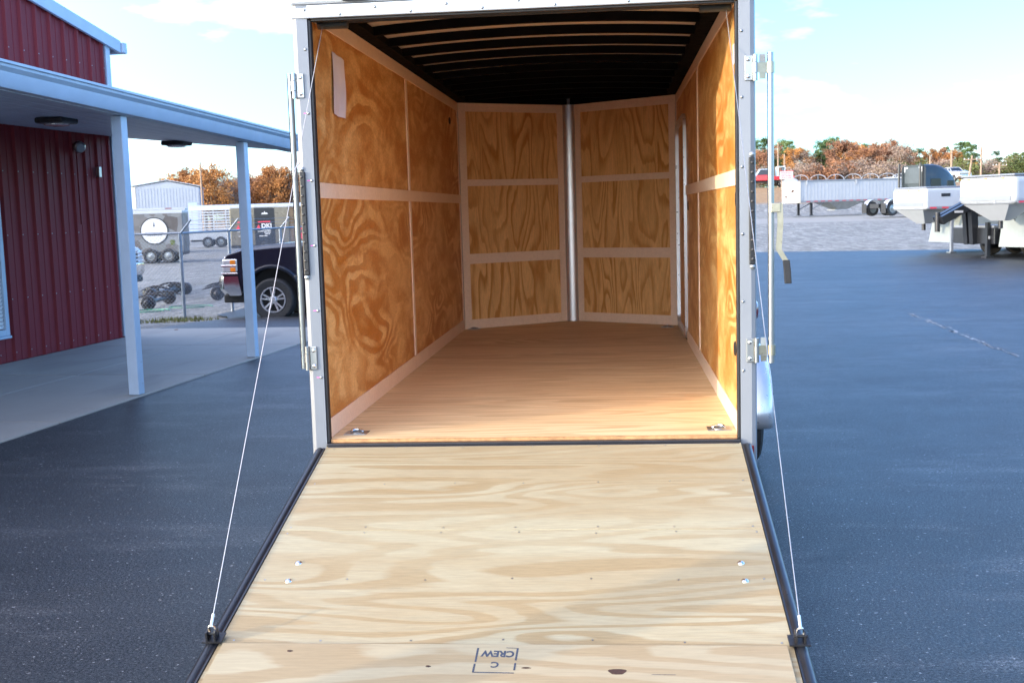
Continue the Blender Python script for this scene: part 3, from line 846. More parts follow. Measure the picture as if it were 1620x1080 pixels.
for zz in (0.66, 0.74, 0.95, 1.2, 1.33, 1.5, 1.8, 2.05): sl.box(XI - 0.0235, XI - 0.0222, DY0 - 0.008, DY0 + 0.016, zz, zz + 0.012)
sl.build('frame_slots', 'rubber', df, kind='stuff')
# outer skin, roof, nose, frame
for sd_ in (-1, 1):
    y = 0.071
    while y < L1 - 0.05:
        e = min(y + 1.234, L1)
        a, b = sorted((sd_ * 1.030, sd_ * 1.0445))
        P('skin_panel', 'white_trailer', a, b, y + 0.0015, e - 0.0015, 0.46, 2.585, bevel=0.002)
        y += 1.234
    MB().hexa([(sd_ * 1.044, L1 + 0.002, 0.46), (0, LN + 0.075, 0.46), (0, LN + 0.06, 0.46), (sd_ * 1.028, L1 + 0.002, 0.46)],
              [(sd_ * 1.044, L1 + 0.002, 2.66), (0, LN + 0.075, 2.70), (0, LN + 0.06, 2.70), (sd_ * 1.028, L1 + 0.002, 2.66)]).build('nose_skin', 'white_trailer', T)
    P('roof_rail', 'aluminium', min(sd_ * 1.0, sd_ * 1.055), max(sd_ * 1.0, sd_ * 1.055), 0.051, L1, 2.5865, 2.66, bevel=0.01)
    P('bottom_rail', 'black_steel', min(sd_ * 0.98, sd_ * 1.04), max(sd_ * 0.98, sd_ * 1.04), 0.072, L1, 0.40, 0.459)
rf = MB()
rf.loft([[(x, y, 2.66 + arch(max(-XI, min(XI, x)))) for x in frange(-0.995, 0.995, 0.1)] for y in (0.052, L1)], caps=False, closed=False)
rf.build('roof', 'white_trailer', T, smooth=60)
MB().add([(-0.995, L1 + 0.002, 2.66), (0.995, L1 + 0.002, 2.66), (0, LN + 0.06, 2.69)], [(0, 1, 2)]).build('nose_roof', 'white_trailer', T)
ch = MB()
for sd_ in (-1, 1): ch.box(min(sd_ * 0.78, sd_ * 0.83), max(sd_ * 0.78, sd_ * 0.83), 0.01, L1 + 0.3, 0.38, 0.53)
for yy in frange(0.05, L1, 0.6): ch.box(-0.779, 0.779, yy, yy + 0.05, 0.44, 0.529)
ch.bar((-0.8, L1 + 0.25, 0.45), (0, L1 + 1.9, 0.45), 0.06, 0.12).bar((0.8, L1 + 0.25, 0.45), (0, L1 + 1.9, 0.45), 0.06, 0.12)
ch.box(-0.04, 0.04, L1 + 1.75, L1 + 2.1, 0.40, 0.50)
ch.build('chassis', 'black_steel', T)

def wheel(parent, c, ax, r, w, rimr, rim_mat='galvanised', spokes=0, seg=36):
    """tyre and rim round axis ax (pointing outwards)"""
    c, ax = Vector(c), Vector(ax).normalized()
    h = w / 2
    wh = MB().lathe([(rimr, -h * 0.85), (r * 0.90, -h), (r * 0.975, -h * 0.82), (r, -h * 0.55), (r * 0.985, -h * 0.5), (r, -h * 0.45), (r, -h * 0.08), (r * 0.98, -h * 0.03), (r * 0.98, h * 0.03), (r, h * 0.08), (r, h * 0.45), (r * 0.985, h * 0.5), (r, h * 0.55), (r * 0.975, h * 0.82), (r * 0.90, h), (r * 0.78, h * 0.98), (rimr, h * 0.85)], c, ax, seg, caps=False).build('wheel', 'tyre_rubber', parent, smooth=35)
    ri = MB().lathe([(rimr, -h * 0.8), (rimr * 0.99, h * 0.86), (rimr * 0.93, h * 0.86), (rimr * 0.90, h * 0.55), (rimr * 0.86, h * 0.15 if spokes else h * 0.35), (rimr * 0.30, h * 0.20 if spokes else h * 0.45), (rimr * 0.26, h * 0.75), (0, h * 0.78)], c, ax, seg)
    ri.build('rim', rim_mat if not spokes else 'black_steel', wh, smooth=35)
    if spokes:
        up = Vector((0, 0, 1))
        sd2 = ax.cross(up)
        sp = MB()
        sp.lathe([(rimr * 0.985, h * 0.80), (rimr * 0.985, h * 0.93), (rimr * 0.90, h * 0.93), (rimr * 0.87, h * 0.6), (rimr * 0.9, h * 0.55)], c, ax, seg, caps=False)
        sp.lathe([(rimr * 0.30, h * 0.3), (rimr * 0.30, h * 0.72), (rimr * 0.22, h * 0.86), (0, h * 0.86)], c, ax, 20)
        for k in range(spokes):
            for off in (-0.16, 0.16):
                a = 2 * PI * k / spokes + off
                d = up * math.cos(a) + sd2 * math.sin(a)
                a2 = 2 * PI * k / spokes + off * 1.25
                d2 = up * math.cos(a2) + sd2 * math.sin(a2)
                sp.bar(c + d * rimr * 0.2 + ax * h * 0.66, c + d2 * rimr * 0.93 + ax * h * 0.80, rimr * 0.13, h * 0.16, up=ax)
        sp.build('spokes', rim_mat, wh, smooth=30)
    else:
        ho = MB()
        up = Vector((0, 0, 1))
        sd2 = ax.cross(up)
        for k in range(8):
            a = 2 * PI * k / 8
            d = up * math.cos(a) + sd2 * math.sin(a)
            ho.lathe([(rimr * 0.09, 0), (rimr * 0.09, 0.004)], c + d * rimr * 0.62 + ax * (h * 0.27 + 0.012), ax, 10)
        ho.build('rim_holes', 'rubber', wh, kind='stuff')
    return wh
for sd_ in (-1, 1):
    for yy in (1.92, 2.78): wheel(T, (sd_ * 1.19, yy, 0.335), (sd_, 0, 0), 0.335, 0.19, 0.19)
    # one long fender over both wheels: outer edge rolled down
    pts = [(1.47, 0.285), (1.42, 0.30), (1.39, 0.34), (1.385, 0.40), (1.41, 0.48), (1.46, 0.56), (1.53, 0.63), (1.62, 0.69), (1.73, 0.73), (1.86, 0.745), (2.84, 0.745), (2.97, 0.73), (3.08, 0.69), (3.17, 0.63), (3.24, 0.56), (3.29, 0.48), (3.315, 0.40), (3.31, 0.34), (3.28, 0.30), (3.23, 0.285)]
    cy, cz = 2.35, 0.3
    sect = [(1.046, 1.0), (1.25, 1.0), (1.30, 0.992), (1.328, 0.972), (1.342, 0.94), (1.345, 0.88), (1.337, 0.88), (1.333, 0.935), (1.318, 0.962), (1.295, 0.978), (1.25, 0.985), (1.046, 0.985)]
    rings = [[(sd_ * (x - 0.02 if x > 1.1 else x), cy + (a - cy) * q, cz + (b - cz) * q if b > cz else b) for x, q in sect] for a, b in pts]
    MB().loft(rings).build('fender', 'aluminium_bright', T, smooth=45)
# lock bars and their brackets
for sd_, bxx, by in ((-1, 1.085, 0.045), (1, 1.111, -0.03)):
    lb = MB().tube([(sd_ * bxx, by, 0.885), (sd_ * bxx, by, 2.27)], 0.0145, 14).build('lock_bar', 'galvanised', T, smooth=40)
    for zz in (0.945, 2.205):
        pl = MB().box(min(sd_ * 0.998, sd_ * 1.032), max(sd_ * 0.998, sd_ * 1.032), -0.040, -0.0345, zz - 0.055, zz + 0.055).build('bar_bracket', 'galvanised', T, bevel=0.004)
        bt = MB()
        for q in (-0.037, 0.037): bt.dome((sd_ * 1.013, -0.0402, zz + q), (0, -1, 0), 0.010, 0.007, 10)
        bt.build('bolts', 'chrome', pl, smooth=40)
        ba = MB()
        for q0, q1, rr_ in ((-0.056, -0.024, 0.011), (-0.022, 0.022, 0.012), (0.024, 0.056, 0.011)): ba.tube([(sd_ * 1.043, -0.043, zz + q0), (sd_ * 1.043, -0.043, zz + q1)], rr_, 12)
        ba.build('barrel', 'galvanised', pl, smooth=40)
        if sd_ > 0:
            am = MB().hexa([(1.05, -0.048, zz - 0.022), (1.097, -0.04, zz - 0.022), (1.097, -0.034, zz - 0.022), (1.05, -0.042, zz - 0.022)], [(1.05, -0.048, zz + 0.022), (1.097, -0.04, zz + 0.022), (1.097, -0.034, zz + 0.022), (1.05, -0.042, zz + 0.022)])
            am.hexa([(1.062, -0.05, zz - 0.05), (1.088, -0.045, zz - 0.05), (1.088, -0.04, zz - 0.05), (1.062, -0.044, zz - 0.05)], [(1.060, -0.051, zz - 0.0225), (1.090, -0.045, zz - 0.0225), (1.090, -0.04, zz - 0.0225), (1.060, -0.044, zz - 0.0225)])
            am.hexa([(1.060, -0.051, zz + 0.0225), (1.090, -0.045, zz + 0.0225), (1.090, -0.04, zz + 0.0225), (1.060, -0.044, zz + 0.0225)], [(1.062, -0.04, zz + 0.058), (1.088, -0.035, zz + 0.058), (1.088, -0.03, zz + 0.058), (1.062, -0.034, zz + 0.058)])
            am.build('cam_arm', 'zinc_yellow', pl)
            MB().tube([(1.111, -0.03, zz - 0.024), (1.111, -0.03, zz + 0.024)], 0.0185, 14).build('collar', 'zinc_yellow', pl, smooth=40)
        else:
            MB().hexa([(-1.055, -0.045, zz - 0.022), (-1.049, -0.047, zz - 0.022), (-1.078, 0.035, zz - 0.022), (-1.084, 0.034, zz - 0.022)], [(-1.055, -0.045, zz + 0.022), (-1.049, -0.047, zz + 0.022), (-1.078, 0.035, zz + 0.022), (-1.084, 0.034, zz + 0.022)]).build('cam_arm', 'galvanised', pl)
    if sd_ > 0:
        hz = [(1.135, 1.605), (1.138, 1.52), (1.130, 1.40), (1.163, 1.345), (1.170, 1.25)]
        hh = MB()
        hh.loft([[(x, -0.045, z_), (x + 0.026, -0.045, z_), (x + 0.026, -0.038, z_), (x, -0.038, z_)] for x, z_ in hz[:4]])
        hn = hh.build('bar_handle', 'zinc_yellow', lb)
        hg = MB().loft([[(x - 0.002, -0.049, z_), (x + 0.029, -0.049, z_), (x + 0.029, -0.034, z_), (x - 0.002, -0.034, z_)] for x, z_ in ((1.163, 1.352), (1.168, 1.30), (1.171, 1.245))])
        hg.build('handle_grip', 'rubber', lb, bevel=0.003)
        MB().box(1.108, 1.152, -0.05, -0.044, 1.565, 1.607).build('handle_clamp', 'zinc_yellow', lb, bevel=0.003)

# ramp door, hinged at the sill
RA = R(13.0)
rd = MB().box(-0.985, 0.985, -2.0, -0.012, -0.062, -0.022).build('ramp_door', 'black_steel', T)
rd.location = (0, -0.03, 0.53)
rd.rotation_euler = (RA, 0, 0)
RX = 0.968
def rs(name, m, x0, x1, y0, y1, z0, z1, **k): return bx(name, m, rd, x0, x1, y0, y1, z0, z1, **k)
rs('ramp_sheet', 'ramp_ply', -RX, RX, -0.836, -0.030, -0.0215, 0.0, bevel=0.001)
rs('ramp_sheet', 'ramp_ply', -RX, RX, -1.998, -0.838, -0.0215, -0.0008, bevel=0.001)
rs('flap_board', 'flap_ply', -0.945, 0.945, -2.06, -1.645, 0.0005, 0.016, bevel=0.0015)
for sd_ in (-1, 1):
    MB().tube([(sd_ * 0.992, -0.06, -0.012), (sd_ * 0.992, -2.0, -0.012)], 0.023, 14).build('edge_rail', 'black_paint', rd, smooth=40)
    rs('edge_channel', 'black_paint', min(sd_ * 0.9695, sd_ * 0.979), max(sd_ * 0.9695, sd_ * 0.979), -2.0, -0.05, -0.0215, 0.004)
    # cable anchor: plate, clevis and loop
    br = MB().box(min(sd_ * 0.952, sd_ * 1.02), max(sd_ * 0.952, sd_ * 1.02), -1.645, -1.585, 0.0125, 0.0175)
    br.box(min(sd_ * 0.972, sd_ * 0.978), max(sd_ * 0.972, sd_ * 0.978), -1.64, -1.60, 0.018, 0.05).box(min(sd_ * 1.000, sd_ * 1.006), max(sd_ * 1.000, sd_ * 1.006), -1.64, -1.60, 0.018, 0.05)
    br.tube([(sd_ * 0.968, -1.62, 0.036), (sd_ * 1.012, -1.62, 0.036)], 0.006, 8)
    b_ = br.build('cable_anchor', 'black_steel', rd)
    MB().tube([(sd_ * 0.989 + 0.012 * math.cos(a), -1.618 + 0.0, 0.050 + 0.016 * math.sin(a)) for a in frange(0, 2 * PI, 0.4)], 0.003, 6).build('shackle', 'chrome', b_, smooth=50)
bo = MB()
for x, l_ in ((-0.828, 1.093), (-0.833, 1.222), (0.854, 1.097), (0.856, 1.221)):
    MB().dome((x, -l_, -0.0006), (0, 0, 1), 0.014, 0.006, 14).build('carriage_bolt', 'chrome', rd, smooth=50)
sw = MB()
for l_ in (0.05, 0.42, 0.815, 0.862, 1.21, 1.60):
    for k in range(7):
        x = -0.93 + k * 0.31 + rnd.uniform(-0.012, 0.012)
        sw.lathe([(0.0042, 0), (0.0042, 0.0006), (0.0, 0.0004)], (x, -l_ + rnd.uniform(-0.006, 0.006), 0.0001 if l_ < 0.84 else -0.0007), (0, 0, 1), 8)
sw.build('screw_heads', 'galvanised', rd, kind='stuff')
kn = MB()
for (cx_, cy_, rx_, ry_, ph) in ((0.392, -1.792, 0.028, 0.017, 0), (-0.70, -1.69, 0.010, 0.006, 1), (-0.22, -1.77, 0.009, 0.005, 2), (0.10, -1.775, 0.016, 0.004, 3)):
    n = 18
    kn.add([(cx_ + rx_ * (1 + 0.18 * math.sin(3 * a + ph)) * math.cos(a), cy_ + ry_ * (1 + 0.15 * math.cos(2 * a + ph)) * math.sin(a), 0.0164) for a in [2 * PI * k / n for k in range(n)]], [tuple(range(n))])
kn.build('knots', 'knot_dark', rd, kind='stuff')
# printed grade stamp, upside down as seen from the foot of the ramp
ik = MB()
def seg(x0, y0, x1, y1, w=0.004): ik.bar((x0, y0, 0.0166), (x1, y1, 0.0166), w, 0.0004)
sx0, sx1, sy0, sy1 = -0.072, 0.062, -1.668, -1.800
seg(sx0, sy1, sx1, sy1 - 0.003, 0.004)
seg(sx0 + 0.002, sy1, sx0 + 0.003, sy1 + 0.045, 0.006)
seg(sx0 + 0.004, sy1 + 0.055, sx0 + 0.005, sy0, 0.006)
seg(sx1, sy1 + 0.012, sx1 + 0.001, sy1 + 0.05, 0.006)
seg(sx1 + 0.001, sy1 + 0.065, sx1 + 0.003, sy0, 0.006)
seg(sx1 - 0.035, sy0 + 0.002, sx1, sy0, 0.002)
seg(0.50, -1.806, 0.575, -1.806, 0.0015)
ik.build('stamp_frame', 'ink', rd, kind='stuff')
text('stamp_text', 'CREW', 0.040, 'ink', rd, (0.002, -1.698, 0.0166), (-0.95, 0.03, 0), (-0.03, -1.15, 0), thick=0.0016)
text('stamp_text', 'C', 0.038, 'ink', rd, (-0.003, -1.758, 0.0166), (-1, 0, 0), (0, -1.1, 0), thick=0.0012)
# lift cables
def ramp_pt(x, y, z): return Vector((x, -0.03 + y * math.cos(RA) - z * math.sin(RA), 0.53 + y * math.sin(RA) + z * math.cos(RA)))
for sd_ in (-1, 1):
    a, b = ramp_pt(sd_ * 0.989, -1.62, 0.062), Vector((sd_ * 0.93, 0.085, 2.482))
    c_ = MB().tube([a + (b - a) * q for q in frange(0, 1, 0.25)], 0.0017, 6).build('lift_cable', 'cable_steel', T, smooth=60)
    MB().tube([a, a + (b - a) * 0.016], 0.0055, 8).build('ferrule', 'aluminium_bright', c_, smooth=50)
    if sd_ < 0: MB().tube([a + (b - a) * 0.700 + Vector((-0.008, 0, 0)), a + (b - a) * 0.712 + Vector((0.012, 0, 0.006)), a + (b - a) * 0.705 + Vector((0.02, 0, 0.02))], 0.003, 6).build('cable_kink', 'cable_steel', c_)

# paper taped to the left wall
pv, pf = [], []
cn = [(0.40, 2.415), (0.665, 2.405), (0.60, 2.10), (0.355, 2.108)]
for j in range(13):
    for i in range(9):
        u_, v_ = i / 8, j / 12
        ty = cn[0][0] * (1 - u_) * (1 - v_) + cn[1][0] * u_ * (1 - v_) + cn[2][0] * u_ * v_ + cn[3][0] * (1 - u_) * v_
        tz = cn[0][1] * (1 - u_) * (1 - v_) + cn[1][1] * u_ * (1 - v_) + cn[2][1] * u_ * v_ + cn[3][1] * (1 - u_) * v_
        pv.append((-XI + 0.004 + 0.006 * v_ * (1 + math.sin(7 * u_ + 2 * v_)) + 0.003 * math.sin(11 * u_ + 5 * v_), ty, tz))
for j in range(12):
    for i in range(8): pf.append((j * 9 + i, j * 9 + i + 1, j * 9 + i + 10, j * 9 + i + 9))
MB().add(pv, pf).build('paper_sheet', 'paper', smooth=60, label='creased white paper sheet hanging on the left plywood wall', cat='paper')
# ------------------------------------------------------------------ unseen pole added left of the ramp to cast the shadow band across it
lp = thing('shadow_pole', 'white square pole added out of view to cast the shadow band on the ramp', 'light pole', (-4.62, -4.32, 0))
MB().box(-0.10, 0.10, -0.10, 0.10, 0.06, 5.2).build('pole', 'white_paint', lp, bevel=0.01)
MB().box(-0.17, 0.17, -0.17, 0.17, 0.0, 0.06).build('base_plate', 'galvanised', lp, bevel=0.006)
MB().box(-0.15, 0.55, -0.14, 0.14, 5.2, 5.32).build('pole_head', 'black_steel', lp, bevel=0.03)

# faint chalk streak on the lot at right
ck = MB()
rc = random.Random(9)
for k in range(90):
    q = rc.random()
    q = q * 0.45 if k % 2 else 0.5 + q * 0.5
    x, y = 4.56 - 0.11 * q + rc.gauss(0, 0.02), 11.4 - 4.7 * q + rc.gauss(0, 0.03)
    l_, w_ = rc.uniform(0.03, 0.12), rc.uniform(0.004, 0.014)
    ck.add([(x - w_, y - l_, 0.003), (x + w_, y - l_ * 0.6, 0.003), (x + w_ * 0.8, y + l_, 0.003), (x - w_ * 0.7, y + l_ * 0.7, 0.003)], [(0, 1, 2, 3)])
ck.build('chalk_streak', 'chalk_dust', label='faint broken pale chalk streak across the asphalt at right', cat='chalk mark', kind='stuff')

# ------------------------------------------------------------------ fallen leaves on the walkway
for k, (x, y, a, s_, lab) in enumerate(((-6.05, 11.0, 0.4, 0.075, 'curled brown leaf at the far end of the walkway'), (-6.5, 11.3, 1.9, 0.06, 'small dark leaf by the far corner of the walkway'),
        (-6.88, 8.15, 2.5, 0.06, 'brown leaf against the foot of the red wall'), (-6.72, 9.2, 0.9, 0.055, 'brown leaf near the white corner trim of the red building'), (-6.0, 5.15, 0.2, 0.06, 'dark leaf on the walkway at the left edge of the photo'))):
    o = MB()
    vs = []
    for i in range(7):
        t_ = i / 6
        w_ = math.sin(PI * min(1, t_ * 0.95 + 0.04)) * 0.32
        zc = 0.012 + 0.10 * (t_ - 0.5) ** 2
        vs += [(t_ - 0.5, -w_, zc + 0.22 * w_), (t_ - 0.5, 0, zc), (t_ - 0.5, w_, zc + 0.3 * w_)]
    fs = []
    for i in range(6):
        for j in range(2): fs.append((3 * i + j, 3 * i + j + 1, 3 * i + j + 4, 3 * i + j + 3))
    o.add(vs, fs)
    q = o.build('fallen_leaf', 'dead_leaf', label=lab, cat='leaf', group='leaves on the walkway')
    q.location = (x, y, 0.018)
    q.scale = (s_, s_, s_)
    q.rotation_euler = (0, 0, a)

# ------------------------------------------------------------------ chain link fence beside the gravel yard
FZ = -0.3
fe = thing('chain_link_fence', 'galvanised chain link fence with barbed wire arms beside the gravel yard', 'fence')
FP = [(-11.0, 15.9), (-7.83, 15.94), (-7.69, 18.3), (-7.55, 21.6), (-7.4, 24.9), (-7.25, 28.2)]
for k, (x, y) in enumerate(FP):
    p = MB().tube([(x, y, FZ - 0.1), (x, y, 1.37)], 0.032, 10).build('fence_post', 'fence_steel', fe, smooth=40)
    if k: MB().tube([(x, y, 1.36), (x + 0.24, y - 0.02, 1.63)], 0.02, 8).build('barb_arm', 'fence_steel', p, smooth=40)
for (a, b) in zip(FP, FP[1:]):
    n = 8
    MB().tube([(a[0] + (b[0] - a[0]) * q / n, a[1] + (b[1] - a[1]) * q / n, 1.38) for q in range(n + 1)], 0.021, 8).build('top_rail', 'fence_steel', fe, smooth=40)
wm = MB()
def wire(p0, p1, r): wm.tube([p0, p1], r, 3, caps=False)
for (a, b) in zip(FP, FP[1:]):
    Ls = math.hypot(b[0] - a[0], b[1] - a[1])
    dx, dy = (b[0] - a[0]) / Ls, (b[1] - a[1]) / Ls
    h0, h1 = FZ + 0.03, 1.36
    H_ = h1 - h0
    q = -H_
    while q < Ls:
        for sg in (1, -1):
            u0, u1 = (q, q + H_)
            lo, hi = max(0, u0), min(Ls, u1)
            if hi - lo > 0.02:
                z0_, z1_ = h0 + (lo - u0), h0 + (hi - u0)
                if sg < 0: z0_, z1_ = h1 - (lo - u0), h1 - (hi - u0)
                wire((a[0] + dx * lo, a[1] + dy * lo, z0_), (a[0] + dx * hi, a[1] + dy * hi, z1_), 0.0026)
        q += 0.075
wm.build('wire_mesh', 'fence_steel', fe, kind='stuff')
bw = MB()
for (a, b) in zip(FP[1:], FP[2:]):
    for q in (0.35, 0.65, 0.95): bw.tube([(a[0] + 0.24 * q, a[1], 1.36 + 0.27 * q), ((a[0] + b[0]) / 2 + 0.24 * q, (a[1] + b[1]) / 2, 1.35 + 0.27 * q), (b[0] + 0.24 * q, b[1], 1.36 + 0.27 * q)], 0.003, 4, caps=False)
bw.build('barbed_wire', 'fence_steel', fe, kind='stuff')

# weeds at the foot of the fence and lot edge
wd = MB()
rw = random.Random(5)
for k in range(900):
    if k < 300: x, y = rw.gauss(-7.83, 0.25), rw.gauss(15.6, 0.3)
    else:
        q = rw.random()
        x, y = -6.9 - 2.6 * q + rw.gauss(0, 0.08), 15.0 - 2.6 * q + rw.gauss(0, 0.25)
    z = gh(x, y) - 0.03
    a, h, w_ = rw.uniform(0, 6.28), rw.uniform(0.02, 0.10), rw.uniform(0.006, 0.014)
    dx, dy = math.cos(a), math.sin(a)
    wd.add([(x - dy * w_, y + dx * w_, z), (x + dy * w_, y - dx * w_, z), (x + dx * h * 0.6, y + dy * h * 0.6, z + h)], [(0, 1, 2)])
wd.build('weeds', 'grass_tuft', label='short green and straw weeds along the gravel edge by the fence', cat='weeds', kind='stuff')

# ------------------------------------------------------------------ pickups
def arc(cx, cz, r, a0, a1, n=9): return [(cx + r * math.cos(R(a0 + (a1 - a0) * k / n)), cz + r * math.sin(R(a0 + (a1 - a0) * k / n))) for k in range(n + 1)]
def pickup(label, paint, loc, rz, group=None, rim='wheel_silver', spokes=5):
    t = thing('pickup_truck', label, 'pickup truck', loc, rz, group)
    fx, rx_, tr = 2.02, -1.78, 0.405
    low = 0.50
    side = [(-2.95, low + 0.1), (-2.95, 1.36), (-0.86, 1.36), (-0.84, 1.40), (1.30, 1.40), (1.95, 1.375), (2.60, 1.33), (2.86, 1.26), (2.95, 1.14), (2.97, 0.62), (2.62, 0.52)]
    side += arc(fx, tr + 0.06, 0.53, 8, 172)[0:]
    side += [(1.38, low), (-1.15, low)]
    side += arc(rx_, tr + 0.06, 0.53, 8, 172)
    body = MB().prism(side, lambda u, v, w: (u, w, v), -0.97, 0.97)
    b = body.build('body', paint, t, bevel=0.05, seg=3)
    # hood crown and shoulder line
    hr = []
    for x, z0_, hw in ((1.22, 1.40, 0.86), (1.6, 1.405, 0.85), (2.2, 1.375, 0.82), (2.62, 1.335, 0.78), (2.82, 1.26, 0.74)):
        hr.append([(x, -hw, z0_ - 0.05), (x, -hw * 0.86, z0_ + 0.05), (x, -hw * 0.45, z0_ + 0.03), (x, 0, z0_ + 0.035), (x, hw * 0.45, z0_ + 0.03), (x, hw * 0.86, z0_ + 0.05), (x, hw, z0_ - 0.05)])
    MB().loft(hr).build('hood', paint, t, smooth=50)
    # cab
    lo = [(1.28, 0.90), (0.55, 0.70), (-0.60, 0.70), (-0.83, 0.90)]
    cab = MB()
    cab.add([(1.28, -0.91, 1.39), (1.28, 0.91, 1.39), (0.52, 0.72, 1.93), (0.52, -0.72, 1.93), (-0.83, -0.91, 1.39), (-0.83, 0.91, 1.39), (-0.68, 0.72, 1.93), (-0.68, -0.72, 1.93)],
            [(0, 1, 2, 3), (5, 4, 7, 6), (1, 5, 6, 2), (4, 0, 3, 7)])
    cab.build('cab_glass', 'car_glass', t)
    MB().hexa([(0.56, -0.735, 1.925), (0.56, 0.735, 1.925), (-0.72, 0.735, 1.925), (-0.72, -0.735, 1.925)], [(0.42, -0.66, 1.99), (0.42, 0.66, 1.99), (-0.62, 0.66, 1.99), (-0.62, -0.66, 1.99)]).build('cab_roof', paint, t, bevel=0.03)
    pil = MB()
    for sg in (-1, 1):
        pil.bar((1.29, sg * 0.905, 1.39), (0.52, sg * 0.725, 1.94), 0.06, 0.05)
        pil.bar((0.25, sg * 0.915, 1.39), (0.20, sg * 0.73, 1.94), 0.06, 0.05)
        pil.bar((-0.80, sg * 0.91, 1.39), (-0.68, sg * 0.725, 1.94), 0.14, 0.05)
    pil.build('pillars', paint, t)
    bx('bed_liner', 'rubber', t, -2.88, -0.92, -0.85, 0.85, 1.355, 1.368)
    for sg in (-1, 1):
        d = MB().box(0.26, 1.20, min(sg * 0.972, sg * 0.980), max(sg * 0.972, sg * 0.980), 0.58, 1.36).build('door', paint, t, bevel=0.01)
        bx('handle', 'chrome', d, 0.32, 0.50, min(sg * 0.98, sg * 1.0), max(sg * 0.98, sg * 1.0), 1.12, 1.16, bevel=0.01)
        d2 = MB().box(-0.78, 0.24, min(sg * 0.972, sg * 0.980), max(sg * 0.972, sg * 0.980), 0.58, 1.36).build('door', paint, t, bevel=0.01)
        for ww in (fx, rx_):
            wheel(t, (ww, sg * 0.86, tr), (0, sg, 0), tr, 0.27, 0.245, rim, spokes)
            fl = [[(ww + q * math.cos(R(a)), y_ * sg, tr + 0.06 + q * math.sin(R(a))) for (q, y_) in ((0.53, 0.975), (0.60, 0.975), (0.57, 1.012), (0.53, 1.005))] for a in frange(8, 172, 12)]
            MB().loft(fl).build('fender_flare', paint, t, smooth=40)
        # stacked headlight with amber corner
        h_ = MB().box(2.66, 2.955, min(sg * 0.70, sg * 0.981), max(sg * 0.70, sg * 0.981), 0.93, 1.185).build('headlight', 'clear_lens', t, bevel=0.03)
        bx('amber_marker', 'amber_lens', h_, 2.70, 2.80, min(sg * 0.978, sg * 0.985), max(sg * 0.978, sg * 0.985), 1.085, 1.165, bevel=0.004)
        bx('amber_marker', 'amber_lens', h_, 2.70, 2.80, min(sg * 0.978, sg * 0.985), max(sg * 0.978, sg * 0.985), 0.945, 1.025, bevel=0.004)
        bx('chrome_band', 'chrome', h_, 2.68, 2.972, min(sg * 0.70, sg * 0.988), max(sg * 0.70, sg * 0.988), 1.035, 1.07, bevel=0.006)
        bx('chrome_band', 'chrome', h_, 2.66, 2.972, min(sg * 0.70, sg * 0.988), max(sg * 0.70, sg * 0.988), 0.895, 0.925, bevel=0.006)
        m_ = MB().hexa([(0.98, sg * 0.98, 1.36), (1.06, sg * 0.98, 1.36), (1.04, sg * 1.28, 1.40), (0.96, sg * 1.28, 1.40)], [(0.98, sg * 0.98, 1.40), (1.06, sg * 0.98, 1.40), (1.06, sg * 1.28, 1.66), (0.94, sg * 1.28, 1.66)])
        m_.build('mirror', 'chrome', t, bevel=0.02)
        bx('step_bar', 'black_steel', t, -0.9, 1.2, min(sg * 0.9, sg * 1.0), max(sg * 0.9, sg * 1.0), 0.42, 0.47, bevel=0.015)
        bx('tail_light', 'red_lens', t, -2.965, -2.86, min(sg * 0.82, sg * 0.975), max(sg * 0.82, sg * 0.975), 0.95, 1.32, bevel=0.01)
    gr = bx('grille', 'black_paint', t, 2.955, 2.975, -0.695, 0.695, 0.80, 1.20, bevel=0.004)
    for z_ in (0.85, 0.945, 1.04, 1.135, 1.19): bx('grille_bar', 'chrome', gr, 2.975, 3.01, -0.69, 0.69, z_ - 0.02, z_ + 0.02, bevel=0.008)
    br_ = []
    for y_, xf in ((-1.0, 2.72), (-0.985, 2.93), (-0.8, 3.08), (0, 3.14), (0.8, 3.08), (0.985, 2.93), (1.0, 2.72)):
        br_.append([(xf, y_, 0.86), (xf + 0.01, y_, 0.80), (xf, y_, 0.62), (xf - 0.10, y_, 0.50), (xf - 0.12, y_, 0.52), (xf - 0.06, y_, 0.86)])
    MB().loft(br_).build('front_bumper', 'chrome', t, smooth=40)
    bx('bumper_valance', 'rubber', t, 2.55, 2.99, -0.88, 0.88, 0.36, 0.52, bevel=0.03)
    bx('rear_bumper', 'chrome', t, -3.12, -2.955, -0.95, 0.95, 0.52, 0.70, bevel=0.02)
    inn = MB().box(-2.7, 2.6, -0.66, 0.66, 0.42, 1.2)
    inn.build('underbody', 'rubber', t)
    return t
pickup('dark blue pickup truck with chrome wheels parked behind the canopy post', 'dark_truck_paint', (-3.92, 16.45, -0.30), PI)
pickup('white pickup nose with chrome grille half hidden behind the nearest canopy post', 'white_truck_paint', (-15.35, 24.0, -0.33), R(-4))

